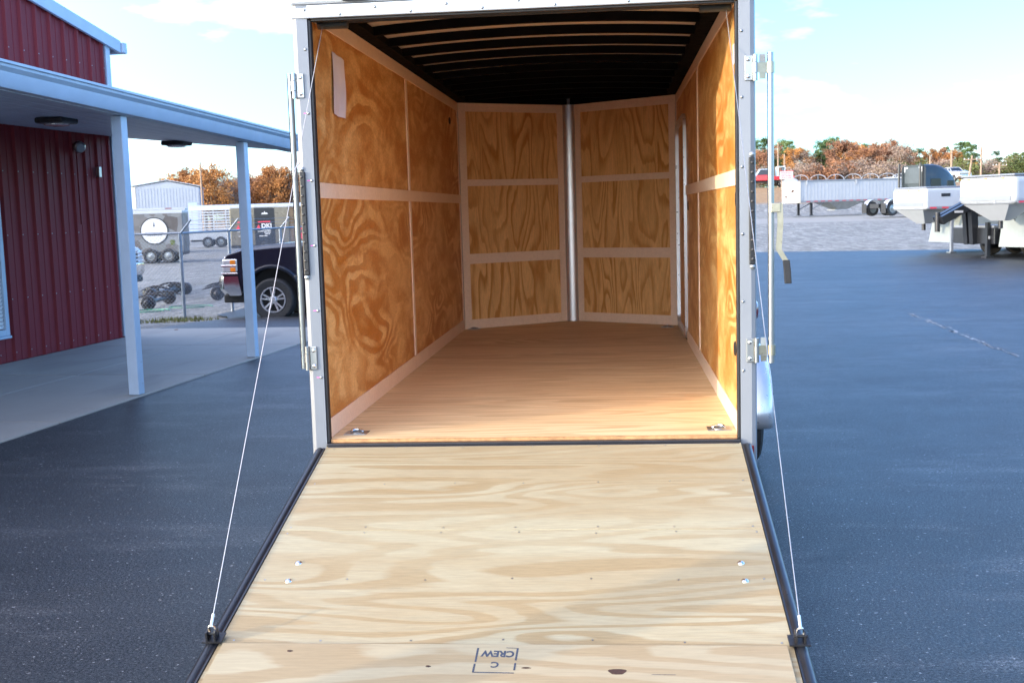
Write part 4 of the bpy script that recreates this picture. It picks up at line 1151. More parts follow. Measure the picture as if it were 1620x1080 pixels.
# ------------------------------------------------------------------ axles lying in the gravel
def axle(label, p0, p1, z, hubs=(1, 1), r=0.16):
    p0, p1 = Vector((p0[0], p0[1], z)), Vector((p1[0], p1[1], z))
    d = (p1 - p0).normalized()
    up = Vector((0, 0, 1))
    root = thing('trailer_axle', label, 'axle', p0, 0, 'loose trailer axles in the gravel yard')
    q0, q1 = Vector((0, 0, 0)), p1 - p0
    MB().tube([q0, q1], 0.045, 10).build('axle_beam', 'drum_black', root, smooth=40)
    for on, q, dd in ((hubs[0], q0, -d), (hubs[1], q1, d)):
        if not on: continue
        h = MB().lathe([(r * 0.5, -0.06), (r, -0.05), (r, 0.05), (r * 0.9, 0.062), (r * 0.55, 0.062), (r * 0.45, 0.11), (r * 0.25, 0.14), (0, 0.14)], q, dd, 22).build('hub', 'drum_black', root, smooth=35)
        st = MB()
        a_ = dd.cross(up)
        for k in range(6):
            e = up * math.cos(k * PI / 3) + a_ * math.sin(k * PI / 3)
            st.tube([q + e * r * 0.68 + dd * 0.06, q + e * r * 0.68 + dd * 0.10], 0.008, 6)
        st.build('wheel_studs', 'galvanised', h, kind='stuff')
    mid = q1 * 0.25
    sp = MB()
    for f in (0.2, 0.8):
        c_ = q1 * f
        s2 = d.cross(up)
        for k in range(3): sp.tube([c_ + s2 * x + up * (0.07 + 0.10 * (1 - (x / 0.38) ** 2) - 0.014 * k) for x in frange(-0.38 + 0.06 * k, 0.38 - 0.06 * k, 0.1)], 0.011, 5)
        sp.box(c_.x - 0.05, c_.x + 0.05, c_.y - 0.05, c_.y + 0.05, c_.z + 0.03, c_.z + 0.12)
    sp.build('leaf_springs', 'drum_black', root, kind='stuff')
    return root
axle('loose black axle nearest the fence corner, one hub behind the white post', (-9.95, 19.3), (-10.15, 21.0), -0.17)
axle('loose black axle lying behind the nearest one, beside the white pickup nose', (-11.3, 22.6), (-11.0, 24.3), -0.17)
axle('loose black axle farthest left in the gravel yard', (-11.0, 22.0), (-11.5, 24.9), -0.17, r=0.15)
axle('loose black axle lying crosswise with one studded hub near the dark pickup', (-9.25, 21.8), (-9.9, 23.9), -0.16, r=0.17)
hs = MB()
for (cx_, cy_, rx_, ry_) in ((-9.75, 18.6, 0.42, 0.30), (-9.62, 18.7, 0.38, 0.34), (-9.1, 19.6, 0.5, 0.3)):
    hs.tube([(cx_ + rx_ * math.cos(a), cy_ + ry_ * math.sin(a), -0.31 + 0.012) for a in frange(0, 5.6, 0.3)], 0.012, 6)
hs.build('garden_hose', 'hose_green', smooth=60, label='green garden hose coiled on the gravel behind the fence', cat='hose')

# ------------------------------------------------------------------ trailers in the yard behind the fence
def trailer_box(name, label, loc, rz, ln, w, h, zb, m, wheels=(), roof_m='white_trailer', cat='trailer', wheel_r=0.34, front_m=None):
    """x along the trailer (rear at 0), y across, side facing -y looks at the camera"""
    t = thing(name, label, cat, loc, rz)
    bx('body', m, t, 0, ln, -w / 2, w / 2, zb, h, bevel=0.04)
    bx('roof_rail', roof_m, t, -0.01, ln + 0.01, -w / 2 - 0.012, w / 2 + 0.012, h - 0.10, h + 0.03, bevel=0.02)
    bx('frame_rail', 'black_steel', t, 0.02, ln - 0.02, -w / 2 - 0.005, w / 2 + 0.005, zb - 0.14, zb - 0.002)
    for x in wheels:
        for sg in (-1, 1): wheel(t, (x, sg * (w / 2 - 0.02), wheel_r), (0, sg, 0), wheel_r, 0.2, wheel_r * 0.56, 'galvanised', seg=20)
    return t
zl = -0.33
# wrapped trailer with the round emblem
wt = trailer_box('wrapped_trailer', 'enclosed trailer in a printed wrap with a big round white emblem', (-20.1, 48.4, zl), PI + R(14), 5.2, 2.1, 2.42, 0.5, 'printed_wrap', (0.75, 1.55))
def side_disc(t, x, z, rx_, m, name, y, n=32):
    d = MB().lathe([(rx_, 0), (rx_, 0.008), (0, 0.008)], (x, y, z), (0, 1, 0), n)
    return d.build(name, m, t, smooth=30)
ws = 1.0   # after the half turn the +y side faces the camera
e_ = side_disc(wt, 1.32, 1.52, 0.64, 'black_paint', 'emblem_ring', 1.062)
e2 = MB().lathe([(0.59, 0), (0.59, 0.008), (0, 0.008)], (1.32, 1.0705, 1.52), (0, 1, 0), 32).build('emblem', 'sign_white', wt, smooth=30)
em = MB().prism([(1.28, 1.72), (1.36, 1.72), (1.335, 1.88), (1.31, 1.98), (1.30, 1.86)], lambda u, v, w: (u, w, v), 1.079, 1.083)
for z_, w_ in ((1.42, 0.42), (1.33, 0.34)):
    for k in range(7): em.box(1.32 - w_ + k * 2 * w_ / 7 + 0.012, 1.32 - w_ + (k + 1) * 2 * w_ / 7 - 0.012, 1.079, 1.083, z_ - 0.03, z_ + 0.03)
em.build('emblem_print', 'ink', wt, kind='stuff')
bx('wrap_panel', 'black_steel', wt, 2.0, 4.6, 1.052, 1.058, 0.52, 0.72)
bx('wrap_patch', 'leaf_bush', wt, 0.42, 0.62, 1.052, 1.058, 0.85, 1.08)
bx('step_rail', 'aluminium_bright', wt, 1.95, 5.0, 1.055, 1.12, 0.40, 0.47)
# livestock trailer, slatted upper half
ls = thing('livestock_trailer', 'long aluminium livestock trailer with slatted sides behind the wrapped trailer', 'trailer', (-29.9, 75.0, -0.3), R(14))
LL, LW = 9.5, 2.2
bx('lower_wall', 'white_trailer', ls, 0, LL, -LW / 2, LW / 2, 0.55, 1.12, bevel=0.02)
rr = []
for x in (0.0, LL):
    rr.append([(x, -LW / 2 + LW / 2 * (1 - math.cos(a)), 2.62 + 0.38 * math.sin(a)) for a in frange(0, PI, 0.3)])
MB().loft(rr).build('roof', 'white_trailer', ls, smooth=50)
for k, x in enumerate(frange(0, LL, 0.86)):
    for sg in (-1, 1): bx('stile', 'white_trailer', ls, x - 0.03 if k else 0.0, x + 0.03 if k else 0.06, min(sg * (LW / 2 - 0.04), sg * LW / 2), max(sg * (LW / 2 - 0.04), sg * LW / 2), 1.121, 2.64)
for sg in (-1, 1):
    for z_ in (1.30, 1.50, 1.70, 1.90, 2.10, 2.30, 2.48): bx('slat', 'white_trailer', ls, 0.0, LL, min(sg * (LW / 2 - 0.035), sg * (LW / 2 - 0.005)), max(sg * (LW / 2 - 0.035), sg * (LW / 2 - 0.005)), z_ - 0.05, z_ + 0.05)
bx('frame_rail', 'black_steel', ls, 0.1, LL, -LW / 2 + 0.02, LW / 2 - 0.02, 0.42, 0.549)
for x in (1.25, 2.15):
    for sg in (-1, 1): wheel(ls, (x, sg * (LW / 2 - 0.02), 0.38), (0, sg, 0), 0.38, 0.22, 0.21, 'galvanised', seg=20)
bx('tail_light', 'red_lens', ls, -0.012, -0.001, -LW / 2 + 0.02, -LW / 2 + 0.12, 0.9, 1.08)
# white horse trailer with a dark window
ht = trailer_box('horse_trailer', 'white trailer with a dark window strip showing above the wrapped trailer', (-26.4, 65.2, -0.3), PI + R(16), 5.5, 2.1, 2.72, 0.5, 'white_trailer', (1.0, 1.9))
bx('window', 'car_glass', ht, 0.22, 2.0, 1.052, 1.06, 2.2, 2.55, bevel=0.003)
bx('clearance_light', 'red_lens', ht, 0.8, 1.2, 1.063, 1.075, 2.70, 2.745)
# cargo trailers with reflections painted bronze and tan, and printed doors
def emblem(t, side_y, x, sgn, words):
    p_ = MB()
    p_.box(x - 0.34, x + 0.34, *sorted((side_y, side_y + sgn * 0.006)), 1.72, 1.78)
    p_.build('red_line', 'sign_red', t)
    tr_ = MB().prism([(x - 0.44, 1.36), (x - 0.20, 1.36), (x - 0.30, 1.62)], lambda u, v, w: (u, w, v), side_y, side_y + sgn * 0.006)
    tr_.build('red_triangle', 'sign_red', t)
    text('lettering', words, 0.34, 'sign_white', t, (x + 0.12, side_y + sgn * 0.007, 1.52), (1, 0, 0), (0, 0, 1), thick=0.012)
    l_ = MB()
    for z_, a, b in ((1.31, -0.10, 0.36), (1.24, -0.36, 0.36), (1.16, -0.02, 0.36), (1.08, 0.02, 0.30), (0.98, -0.30, 0.18)):
        q = a
        while q < b:
            e = min(b, q + rw.uniform(0.05, 0.12))
            l_.box(x + q, x + e - 0.015, *sorted((side_y, side_y + sgn * 0.006)), z_ - 0.025, z_ + 0.025)
            q = e
    l_.build('small_print', 'sign_white', t, kind='stuff')
ta = trailer_box('cargo_trailer', 'glossy cargo trailer with painted tan reflections and red and white lettering beyond the fence', (-20.75, 57.2, -0.3), R(10), 3.2, 2.1, 2.62, 0.48, 'tan_reflection', (1.9, 2.7))
emblem(ta, -1.056, 0.75, -1, 'DK')
tb = thing('cargo_trailer', 'dark cargo trailer with white lettering seen above the dark pickup', 'trailer', (-19.5, 57.4, -0.3), R(12))
bx('body', 'bronze_reflection', tb, 1.22, 6.5, -1.05, 1.05, 0.48, 2.5, bevel=0.04)
bx('door', 'black_paint', tb, 0.0, 1.215, -1.07, 1.0, 0.46, 2.52, bevel=0.03)
bx('roof_rail', 'white_trailer', tb, -0.02, 6.5, -1.09, 1.06, 2.525, 2.66, bevel=0.03)
bx('red_stripe', 'sign_red', tb, 1.62, 1.68, -1.058, -1.0505, 0.7, 2.3)
for z_, a, b in ((1.35, 2.3, 2.75), (1.0, 2.25, 3.1), (0.85, 2.25, 2.8)): bx('red_panel', 'sign_red', tb, a, b, -1.058, -1.0505, z_ - 0.08, z_ + 0.08)
emblem(tb, -1.077, 0.55, -1, 'DKI')
sm = MB().prism([(0.42, 2.16), (0.78, 2.16), (0.74, 2.24), (0.64, 2.24), (0.60, 2.34), (0.56, 2.24), (0.46, 2.24)], lambda u, v, w: (u, w, v), -1.083, -1.077)
sm.build('small_emblem', 'sign_white', tb)
for x in (3.6, 4.4):
    for sg in (-1, 1): wheel(tb, (x, sg * 1.03, 0.34), (0, sg, 0), 0.34, 0.2, 0.19, 'galvanised', seg=20)

# far grey metal building
gb = thing('grey_metal_building', 'far blue-grey metal building with a low gable and sunlight painted cream on one side', 'building', (-62.6, 166.0, -0.3), R(18))
MB().prism([(-9.6, 0), (0, 0), (0, 7.0), (-4.6, 8.0), (-9.6, 7.3)], lambda u, v, w: (u, w, v), 0, 18).build('front_wall', 'metal_bluegrey', gb)
bx('side_wall', 'metal_cream', gb, -9.75, -9.61, 0.02, 18, 0.0, 7.25)  # sunlight on the left end is put into this cream colour
for a, b in (((-10.0, 7.3), (-4.6, 8.12)), ((-4.6, 8.12), (0.25, 7.1))):
    MB().prism([a, b, (b[0], b[1] + 0.12), (a[0], a[1] + 0.12)], lambda u, v, w: (u, w, v), -0.25, 18.2).build('roof', 'metal_bluegrey', gb)
sm = MB()
for x in frange(-9.4, -0.2, 0.46): sm.box(x, x + 0.05, -0.04, -0.003, 0.05, 6.95)
sm.build('wall_ribs', 'metal_bluegrey', gb, kind='stuff')
bx('overhead_door', 'white_paint', gb, -1.7, -0.4, -0.06, -0.005, 0.0, 4.7)
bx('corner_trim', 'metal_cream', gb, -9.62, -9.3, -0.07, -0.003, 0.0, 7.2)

# ------------------------------------------------------------------ utility poles
def utility_pole(label, x, y, h, lean=0.0, arm=True, r=0.15, z=None):
    z = gh(x, y) if z is None else z
    t = thing('utility_pole', label, 'utility pole', (x, y, z), 0, 'wooden utility poles along the road')
    MB().tube([(0, 0, -0.3), (lean * 0.5, 0, h * 0.5), (lean, 0, h)], [r, r * 0.9, r * 0.75], 10).build('pole', 'wood_pole', t, smooth=50)
    if arm:
        MB().bar((lean - 1.1, -0.14, h - 0.5), (lean + 1.1, -0.14, h - 0.5), 0.1, 0.12).build('crossarm', 'wood_pole', t)
        for q in (-1.0, -0.5, 0.5, 1.0): MB().lathe([(0.05, 0), (0.06, 0.06), (0.03, 0.14)], (lean + q, -0.14, h - 0.44), (0, 0, 1), 8).build('insulator', 'clear_lens', t, smooth=40)
    return t
utility_pole('wooden utility pole beside the far grey building', -56.2, 149.6, 9.9)
utility_pole('bare wooden pole rising behind the dark tractor cab', 48.0, 163.1, 4.6, arm=False, r=0.17)
utility_pole('leaning wooden pole right of the yellow diamond sign', 45.9, 148.1, 3.3, lean=0.45, arm=True, r=0.14)
utility_pole('tallest wooden pole with a crossarm right of the diamond sign', 53.2, 166.8, 4.9)
utility_pole('farthest right wooden pole with a crossarm', 61.65, 185.1, 2.9, r=0.16)
utility_pole('thin pole behind the red truck, nearest the trailer post', 21.15, 143.3, 5.6, arm=False, r=0.12)
utility_pole('short pale pole behind the red truck', 24.8, 163, 4.7, arm=False, r=0.14)
utility_pole('pole top poking out behind the dark tractor', 49.1, 178.3, 4.2, arm=False, r=0.16)

# ------------------------------------------------------------------ grain hopper semi trailer at right
HZ = 0.62
hp = thing('hopper_trailer', 'long white grain hopper trailer standing on the gravel with hoops on top', 'trailer', (14.6, 85.6, HZ), R(20))
HL, HW = 12.2, 2.5
MB().prism([(0, 1.05), (HW, 1.05), (HW, 2.62), (0, 2.62)], lambda u, v, w: (w, u, v), 0.12, HL).build('side_wall', 'white_trailer', hp)
for k, x in enumerate(frange(0.12, HL - 0.3, 0.305)): bx('side_rib', 'white_trailer', hp, x + 0.01, x + 0.03, -0.018, -0.002, 1.20, 2.50)
fr_ = []
bx('front_wall', 'sign_white', hp, -0.02, 0.115, -0.02, HW + 0.02, 1.0, 2.6, bevel=0.02)
MB().prism([(0.0, 2.6)] + [(HW / 2 - HW / 2 * math.cos(a), 2.6 + 0.35 * math.sin(a)) for a in frange(0.05, PI - 0.05, 0.3)] + [(HW, 2.6)], lambda u, v, w: (w, u, v), -0.01, 0.10).build('front_bow', 'aluminium', hp)
bx('corner_post', 'metal_cream', hp, -0.03, 0.20, -0.06, -0.019, 1.0, 2.66)
lg = MB()
for k in range(12): lg.box(-0.026, -0.021, 0.25 + k * 0.17, 0.25 + k * 0.17 + 0.12, 1.12, 1.20)
lg.prism([(0.5, 1.95), (0.75, 2.05), (1.0, 1.98), (1.05, 1.85), (0.8, 1.8), (0.6, 1.86)], lambda u, v, w: (w, u, v), -0.026, -0.021)
lg.box(-0.026, -0.021, 1.7, 2.0, 1.4, 1.6)
lg.build('front_print', 'knot_dark', hp, kind='stuff')
bx('top_rail', 'aluminium', hp, 0.12, HL + 0.02, -0.05, 0.04, 2.621, 2.74)
bx('top_rail', 'aluminium', hp, 0.12, HL + 0.02, HW - 0.04, HW + 0.05, 2.621, 2.74)
rl = bx('bottom_rail', 'aluminium', hp, 0.12, HL + 0.02, -0.04, 0.03, 1.02, 1.16)
rt = MB()
for x in frange(0.7, HL - 0.3, 0.62): rt.box(x, x + 0.36, -0.046, -0.041, 1.07, 1.12)
rt.build('reflective_tape', 'red_truck_paint', rl, kind='stuff')
for k, x in enumerate(frange(0.9, HL - 0.5, 1.5)):
    MB().tube([(x, HW / 2 - (HW / 2) * math.cos(a), 2.74 + 0.42 * math.sin(a)) for a in frange(0, PI, 0.25)], 0.028, 6).build('roof_hoop', 'aluminium', hp, smooth=50)
    MB().tube([(x, HW / 2, 2.75), (x, HW / 2, 3.15)], 0.02, 6).build('hoop_strut', 'aluminium', hp)
for x in (0.7, 5.0, 9.5): bx('tarp_bracket', 'grey_hopper', hp, x, x + 0.08, -0.10, -0.042, 2.35, 2.7)
for x0, x1 in ((2.6, 6.0), (6.6, 10.2)):
    c_ = (x0 + x1) / 2
    MB().hexa([(c_ - 0.4, 0.7, 0.42), (c_ + 0.4, 0.7, 0.42), (c_ + 0.4, HW - 0.7, 0.42), (c_ - 0.4, HW - 0.7, 0.42)], [(x0, 0.03, 1.045), (x1, 0.03, 1.045), (x1, HW - 0.03, 1.045), (x0, HW - 0.03, 1.045)]).build('hopper', 'grey_hopper', hp)
    bx('hopper_gate', 'grey_hopper', hp, c_ - 0.7, c_ + 0.7, 0.6, HW - 0.6, 0.34, 0.415)
for y_ in (0.25, HW - 0.25):
    bx('landing_leg', 'black_steel', hp, 1.20, 1.36, y_ - 0.07, y_ + 0.07, 0.05, 1.0)
    bx('leg_foot', 'black_steel', hp, 1.13, 1.43, y_ - 0.14, y_ + 0.14, 0.0, 0.05)
    MB().bar((1.28, y_, 0.45), (2.4, y_, 1.0), 0.06, 0.06).build('leg_brace', 'aluminium', hp)
for x in (10.0, 11.2):
    for y_, sg in ((0.2, -1), (HW - 0.2, 1)): wheel(hp, (x, y_, 0.5), (0, sg, 0), 0.5, 0.3, 0.29, 'galvanised', seg=20)

# semi tractor, seen from behind
tz = 0.55
tc_ = thing('semi_tractor', 'dark semi tractor with tall sleeper cab parked before the hopper trailer', 'truck', (21.0, 78.2, tz), R(28))
def cabring(x, w, h0, h1, rr_=0.25):
    return [(x, -w, h0), (x, -w, h1 - rr_), (x, -w + rr_ * 0.4, h1 - rr_ * 0.25), (x, -w + rr_ * 1.2, h1), (x, w - rr_ * 1.2, h1), (x, w - rr_ * 0.4, h1 - rr_ * 0.25), (x, w, h1 - rr_), (x, w, h0)]
MB().loft([cabring(0.55, 1.20, 0.9, 3.48), cabring(1.4, 1.22, 0.9, 3.50), cabring(2.0, 1.22, 0.9, 3.40), cabring(2.6, 1.20, 0.9, 3.12), cabring(3.1, 1.15, 0.9, 2.75), cabring(3.4, 1.1, 0.9, 2.25)]).build('cab', 'tractor_paint', tc_, smooth=45)
MB().loft([cabring(3.41, 1.05, 0.8, 1.95), cabring(4.2, 1.0, 0.8, 1.85), cabring(5.0, 0.92, 0.8, 1.6)]).build('hood', 'tractor_paint', tc_, smooth=45)
bx('rear_panel', 'tractor_panel', tc_, 0.53, 0.547, -0.85, 0.85, 2.2, 3.3, bevel=0.03)
for sg in (-1, 1):
    wl = MB().box(0.515, 0.529, min(sg * 0.55, sg * 0.88), max(sg * 0.55, sg * 0.88), 3.25, 3.36).box(0.515, 0.529, min(sg * 0.80, sg * 0.88), max(sg * 0.80, sg * 0.88), 3.0, 3.249)
    wl.build('corner_decal', 'sign_white', tc_)
    bx('side_window', 'car_glass', tc_, 1.0, 1.9, min(sg * 1.205, sg * 1.235), max(sg * 1.205, sg * 1.235), 1.9, 2.5, bevel=0.02)
    bx('door_window', 'car_glass', tc_, 2.5, 3.1, min(sg * 1.17, sg * 1.225), max(sg * 1.17, sg * 1.225), 1.75, 2.35, bevel=0.02)
    bx('fuel_tank', 'aluminium_bright', tc_, 0.9, 2.6, min(sg * 0.75, sg * 1.25), max(sg * 0.75, sg * 1.25), 0.45, 0.95, bevel=0.12)
    MB().tube([(0.2, sg * 1.05, 0.9), (0.2, sg * 1.05, 3.6)], 0.08, 12).build('exhaust_stack', 'black_paint', tc_, smooth=40)
    MB().loft([[(-2.25 + 0.62 * math.cos(a), sg * 0.8, 0.55 + 0.62 * math.sin(a)), (-2.25 + 0.62 * math.cos(a), sg * 1.22, 0.55 + 0.62 * math.sin(a)), (-2.25 + 0.60 * math.cos(a), sg * 1.22, 0.55 + 0.60 * math.sin(a)), (-2.25 + 0.60 * math.cos(a), sg * 0.8, 0.55 + 0.60 * math.sin(a))] for a in frange(0.1, PI, 0.25)]).build('rear_fender', 'aluminium_bright', tc_, smooth=40)
    for x in (-2.25, -0.95, 4.2): wheel(tc_, (x, sg * 1.0, 0.5), (0, sg, 0), 0.5, 0.34, 0.29, 'galvanised', seg=20)
    bx('mud_flap', 'rubber', tc_, -2.95, -2.93, min(sg * 0.75, sg * 1.22), max(sg * 0.75, sg * 1.22), 0.2, 0.9)
rk = MB().box(0.32, 0.38, -1.25, -1.13, 0.9, 3.45).box(0.32, 0.38, 1.13, 1.25, 0.9, 3.45).box(0.32, 0.36, -1.129, 1.129, 0.92, 1.9)
rk.build('headache_rack', 'black_paint', tc_)
bx('frame_rails', 'black_steel', tc_, -2.9, 4.6, -0.45, 0.45, 0.55, 0.85)

# ------------------------------------------------------------------ gooseneck trailers at the edge of the asphalt (forward = +x local)
def gooseneck(label, loc, rz, W_, nose_l, nose_z0, top, body_l, print_=True, round_=0.08, legs=()):
    t = thing('gooseneck_trailer', label, 'trailer', loc, rz, 'gooseneck trailers parked at the edge of the asphalt')
    y0, y1 = 0.0, W_
    MB().box(-nose_l, 0, y0, y1, nose_z0, top).build('nose', 'white_trailer', t, bevel=round_, seg=4)
    bx('nose_roof', 'aluminium', t, -nose_l + 0.02, -0.03, y0 + 0.05, y1 - 0.05, top + 0.001, top + 0.05, bevel=0.02)
    bx('nose_band', 'aluminium', t, 0.001, 0.012, y0 + 0.08, y1 - 0.12, nose_z0 + 0.10, nose_z0 + 0.22)
    # tapered coupler shroud under the nose
    MB().hexa([(-0.62, W_ * 0.38, nose_z0 - 0.42), (-0.42, W_ * 0.38, nose_z0 - 0.42), (-0.42, W_ * 0.62, nose_z0 - 0.42), (-0.62, W_ * 0.62, nose_z0 - 0.42)], [(-1.0, W_ * 0.10, nose_z0 - 0.002), (-0.02, W_ * 0.10, nose_z0 - 0.002), (-0.02, W_ * 0.90, nose_z0 - 0.002), (-1.0, W_ * 0.90, nose_z0 - 0.002)]).build('coupler_shroud', 'white_trailer', t)
    MB().tube([(-0.52, W_ / 2, nose_z0 - 0.62), (-0.52, W_ / 2, nose_z0 - 0.42)], 0.06, 10).build('coupler', 'black_steel', t, smooth=40)
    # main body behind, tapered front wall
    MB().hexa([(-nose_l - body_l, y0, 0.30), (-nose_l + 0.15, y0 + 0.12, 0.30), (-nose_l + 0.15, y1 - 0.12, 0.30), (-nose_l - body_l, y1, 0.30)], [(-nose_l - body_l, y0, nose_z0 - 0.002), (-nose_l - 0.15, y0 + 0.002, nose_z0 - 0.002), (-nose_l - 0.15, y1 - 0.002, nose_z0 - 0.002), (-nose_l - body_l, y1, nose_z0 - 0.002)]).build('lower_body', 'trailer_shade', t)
    bx('upper_body', 'white_trailer', t, -nose_l - body_l, -nose_l - 0.002, y0, y1, nose_z0, top, bevel=0.03)
    tp = bx('side_rail', 'aluminium', t, -nose_l - body_l, -0.1, y1 + 0.001, y1 + 0.012, nose_z0 + 0.02, nose_z0 + 0.09)
    rt = MB()
    for x in frange(-nose_l - 0.2, -0.35, 0.42): rt.box(x, x + 0.22, y1 + 0.0125, y1 + 0.016, nose_z0 + 0.03, nose_z0 + 0.075)
    rt.build('reflective_tape', 'sign_red', tp, kind='stuff')
    for y_ in legs:
        bx('jack_leg', 'aluminium', t, -nose_l + 0.28, -nose_l + 0.36, y_ - 0.04, y_ + 0.04, 0.04, nose_z0 - 0.003)
        bx('jack_foot', 'galvanised', t, -nose_l + 0.22, -nose_l + 0.42, y_ - 0.1, y_ + 0.1, 0.0, 0.04)
    sm_ = MB()
    for k in range(4): sm_.box(-nose_l - 1.2 * k - 0.012, -nose_l - 1.2 * k + 0.012, y1 + 0.001, y1 + 0.006, nose_z0 + 0.1, top - 0.03)
    sm_.box(0.001, 0.006, W_ * 0.33, W_ * 0.34, nose_z0 + 0.03, top - 0.04).box(0.001, 0.006, W_ * 0.66, W_ * 0.67, nose_z0 + 0.03, top - 0.04)
    sm_.build('panel_seams', 'grey_hopper', t, kind='stuff')
    for y_ in (W_ * 0.2, W_ * 0.5, W_ * 0.8): bx('clearance_light', 'amber_lens', t, 0.001, 0.02, y_ - 0.05, y_ + 0.05, top - 0.07, top - 0.04, bevel=0.005)
    bx('side_vent', 'black_steel', t, -nose_l * 0.6, -nose_l * 0.6 + 0.3, y1 + 0.001, y1 + 0.01, top - 0.25, top - 0.16)
    hs_ = MB()
    for k in range(4): hs_.tube([(-0.7, W_ / 2 - 0.2 + 0.1 * k, nose_z0 - 0.05), (-0.75 - 0.05 * k, W_ / 2 - 0.2 + 0.1 * k, nose_z0 - 0.32 - 0.04 * k), (-0.95, W_ / 2 - 0.1 + 0.1 * k, nose_z0 - 0.1)], 0.012, 6)
    hs_.build('cables_and_chains', 'black_steel', t)
    if print_:
        p_ = MB().prism([(W_ * 0.44, 0), (W_ * 0.56, 0), (W_ * 0.53, 0.10), (W_ * 0.58, 0.2), (W_ * 0.5, 0.16), (W_ * 0.42, 0.2), (W_ * 0.47, 0.10)], lambda u, v, w: (w, u, v + nose_z0 + 0.30), 0.001, 0.005)
        p_.build('nose_emblem', 'metal_cream', t)
    for x in (-nose_l - body_l * 0.55, -nose_l - body_l * 0.55 - 0.85):
        for y_, sg in ((0.02, -1), (W_ - 0.02, 1)): wheel(t, (x, y_, 0.34), (0, sg, 0), 0.34, 0.2, 0.19, 'galvanised', seg=20)
    return t
GR = math.atan2(-0.33, -0.945)
gooseneck('white aluminium gooseneck trailer, leftmost of the two white ones', (9.54 + 0.561 * 0.0, 29.53, 0.0), GR, 1.75, 1.35, 1.30, 1.93, 5.5, legs=(1.53,))
gooseneck('white gooseneck trailer with rounded nose at the right edge of the photo', (10.24, 24.11, 0.0), GR + R(8), 1.9, 1.45, 1.43, 2.13, 5.5, print_=False, round_=0.14)
# these two are built from the nose's near corner: shift so that the near corner is local y = W
for o in [q for q in bpy.data.objects if q.name.startswith('gooseneck_trailer')]:
    w_ = 1.75 if 'leftmost' in o['label'] else 1.9
    v_ = Vector((-math.sin(o.rotation_euler.z), math.cos(o.rotation_euler.z), 0))
    o.location = Vector(o.location) - v_ * w_
# black flat gooseneck between them
bg = thing('flatbed_gooseneck_trailer', 'black steel gooseneck flatbed between the two white trailers', 'trailer', (8.85, 27.9, 0.0), GR)
MB().bar((0.0, 0.9, 1.02), (-0.95, 0.9, 1.45), 0.16, 0.22).bar((0.0, 1.15, 1.02), (-0.95, 1.15, 1.45), 0.16, 0.22).build('neck', 'black_paint', bg)
MB().tube([(0.02, 1.02, 0.72), (0.02, 1.02, 1.25)], 0.07, 12).build('coupler', 'black_steel', bg, smooth=40)
MB().bar((-0.95, 0.9, 1.55), (-1.05, 0.9, 0.35), 0.16, 0.2).bar((-0.95, 1.15, 1.55), (-1.05, 1.15, 0.35), 0.16, 0.2).build('riser', 'black_paint', bg)
bx('toolbox', 'black_paint', bg, -1.9, -1.08, 0.15, 1.95, 0.36, 0.80, bevel=0.02)
bx('deck', 'black_steel', bg, -7.5, -1.91, 0.0, 2.1, 0.62, 0.80)
bx('deck_rail', 'aluminium', bg, -1.92, -1.1, 0.2, 1.9, 0.801, 0.86)
bx('neck_decal', 'sign_white', bg, -0.62, -0.36, 1.231, 1.236, 1.22, 1.28)
for y_ in (1.75,):
    bx('jack_leg', 'black_paint', bg, -1.07, -0.97, y_ - 0.05, y_ + 0.05, 0.05, 0.95)
    bx('jack_foot', 'black_steel', bg, -1.13, -0.91, y_ - 0.1, y_ + 0.1, 0.0, 0.05)
bx('jack_label', 'sign_white', bg, -1.06, -1.0, 1.801, 1.805, 0.5, 0.58)
for x in (-2.3, -3.1):
    for y_, sg in ((0.2, -1), (1.9, 1)): wheel(bg, (x, y_, 0.33), (0, sg, 0), 0.33, 0.2, 0.18, 'black_steel', seg=24)
MB().lathe([(0.33, -0.1), (0.33, 0.1), (0.2, 0.11)], (-1.35, 1.0, 1.2), (0, 0, 1), 24).build('spare_tyre', 'tyre_rubber', bg, smooth=35)

# ------------------------------------------------------------------ roadside: red truck, white board, diamond sign, white vehicles
rt_ = thing('flatbed_truck', 'red flatbed truck parked on the grassy bank behind the hopper trailer', 'truck', (16.4, 119.2, gh(16.4, 119.2)), PI)
bx('chassis', 'black_steel', rt_, -2.6, 2.4, -0.5, 0.5, 0.5, 0.75)
bx('hood', 'red_truck_paint', rt_, 1.0, 2.5, -0.95, 0.95, 0.7, 1.25, bevel=0.12)
bx('cab', 'red_truck_paint', rt_, -0.4, 1.0, -0.98, 0.98, 0.7, 1.3, bevel=0.06)
MB().hexa([(-0.38, -0.95, 1.3), (0.95, -0.95, 1.3), (0.95, 0.95, 1.3), (-0.38, 0.95, 1.3)], [(-0.3, -0.8, 1.85), (0.55, -0.8, 1.85), (0.55, 0.8, 1.85), (-0.3, 0.8, 1.85)]).build('cab_glass', 'car_glass', rt_)
bx('cab_roof', 'white_paint', rt_, -0.34, 0.6, -0.82, 0.82, 1.851, 1.93, bevel=0.03)
bx('flatbed', 'grey_hopper', rt_, -2.9, -0.5, -1.05, 1.05, 1.0, 1.12)
bx('side_board', 'red_truck_paint', rt_, -2.9, -0.5, 1.051, 1.08, 0.76, 1.13)
MB().box(-2.0, -1.95, -1.0, 1.0, 1.125, 2.05).box(-1.3, -1.25, -1.0, 1.0, 1.125, 2.05).box(-2.0, -1.25, -1.05, 1.05, 2.051, 2.15).build('rack', 'white_paint', rt_)
for x in (1.75, -1.75):
    for sg in (-1, 1): wheel(rt_, (x, sg * 0.88, 0.42), (0, sg, 0), 0.42, 0.25, 0.25, 'sign_white', seg=18)
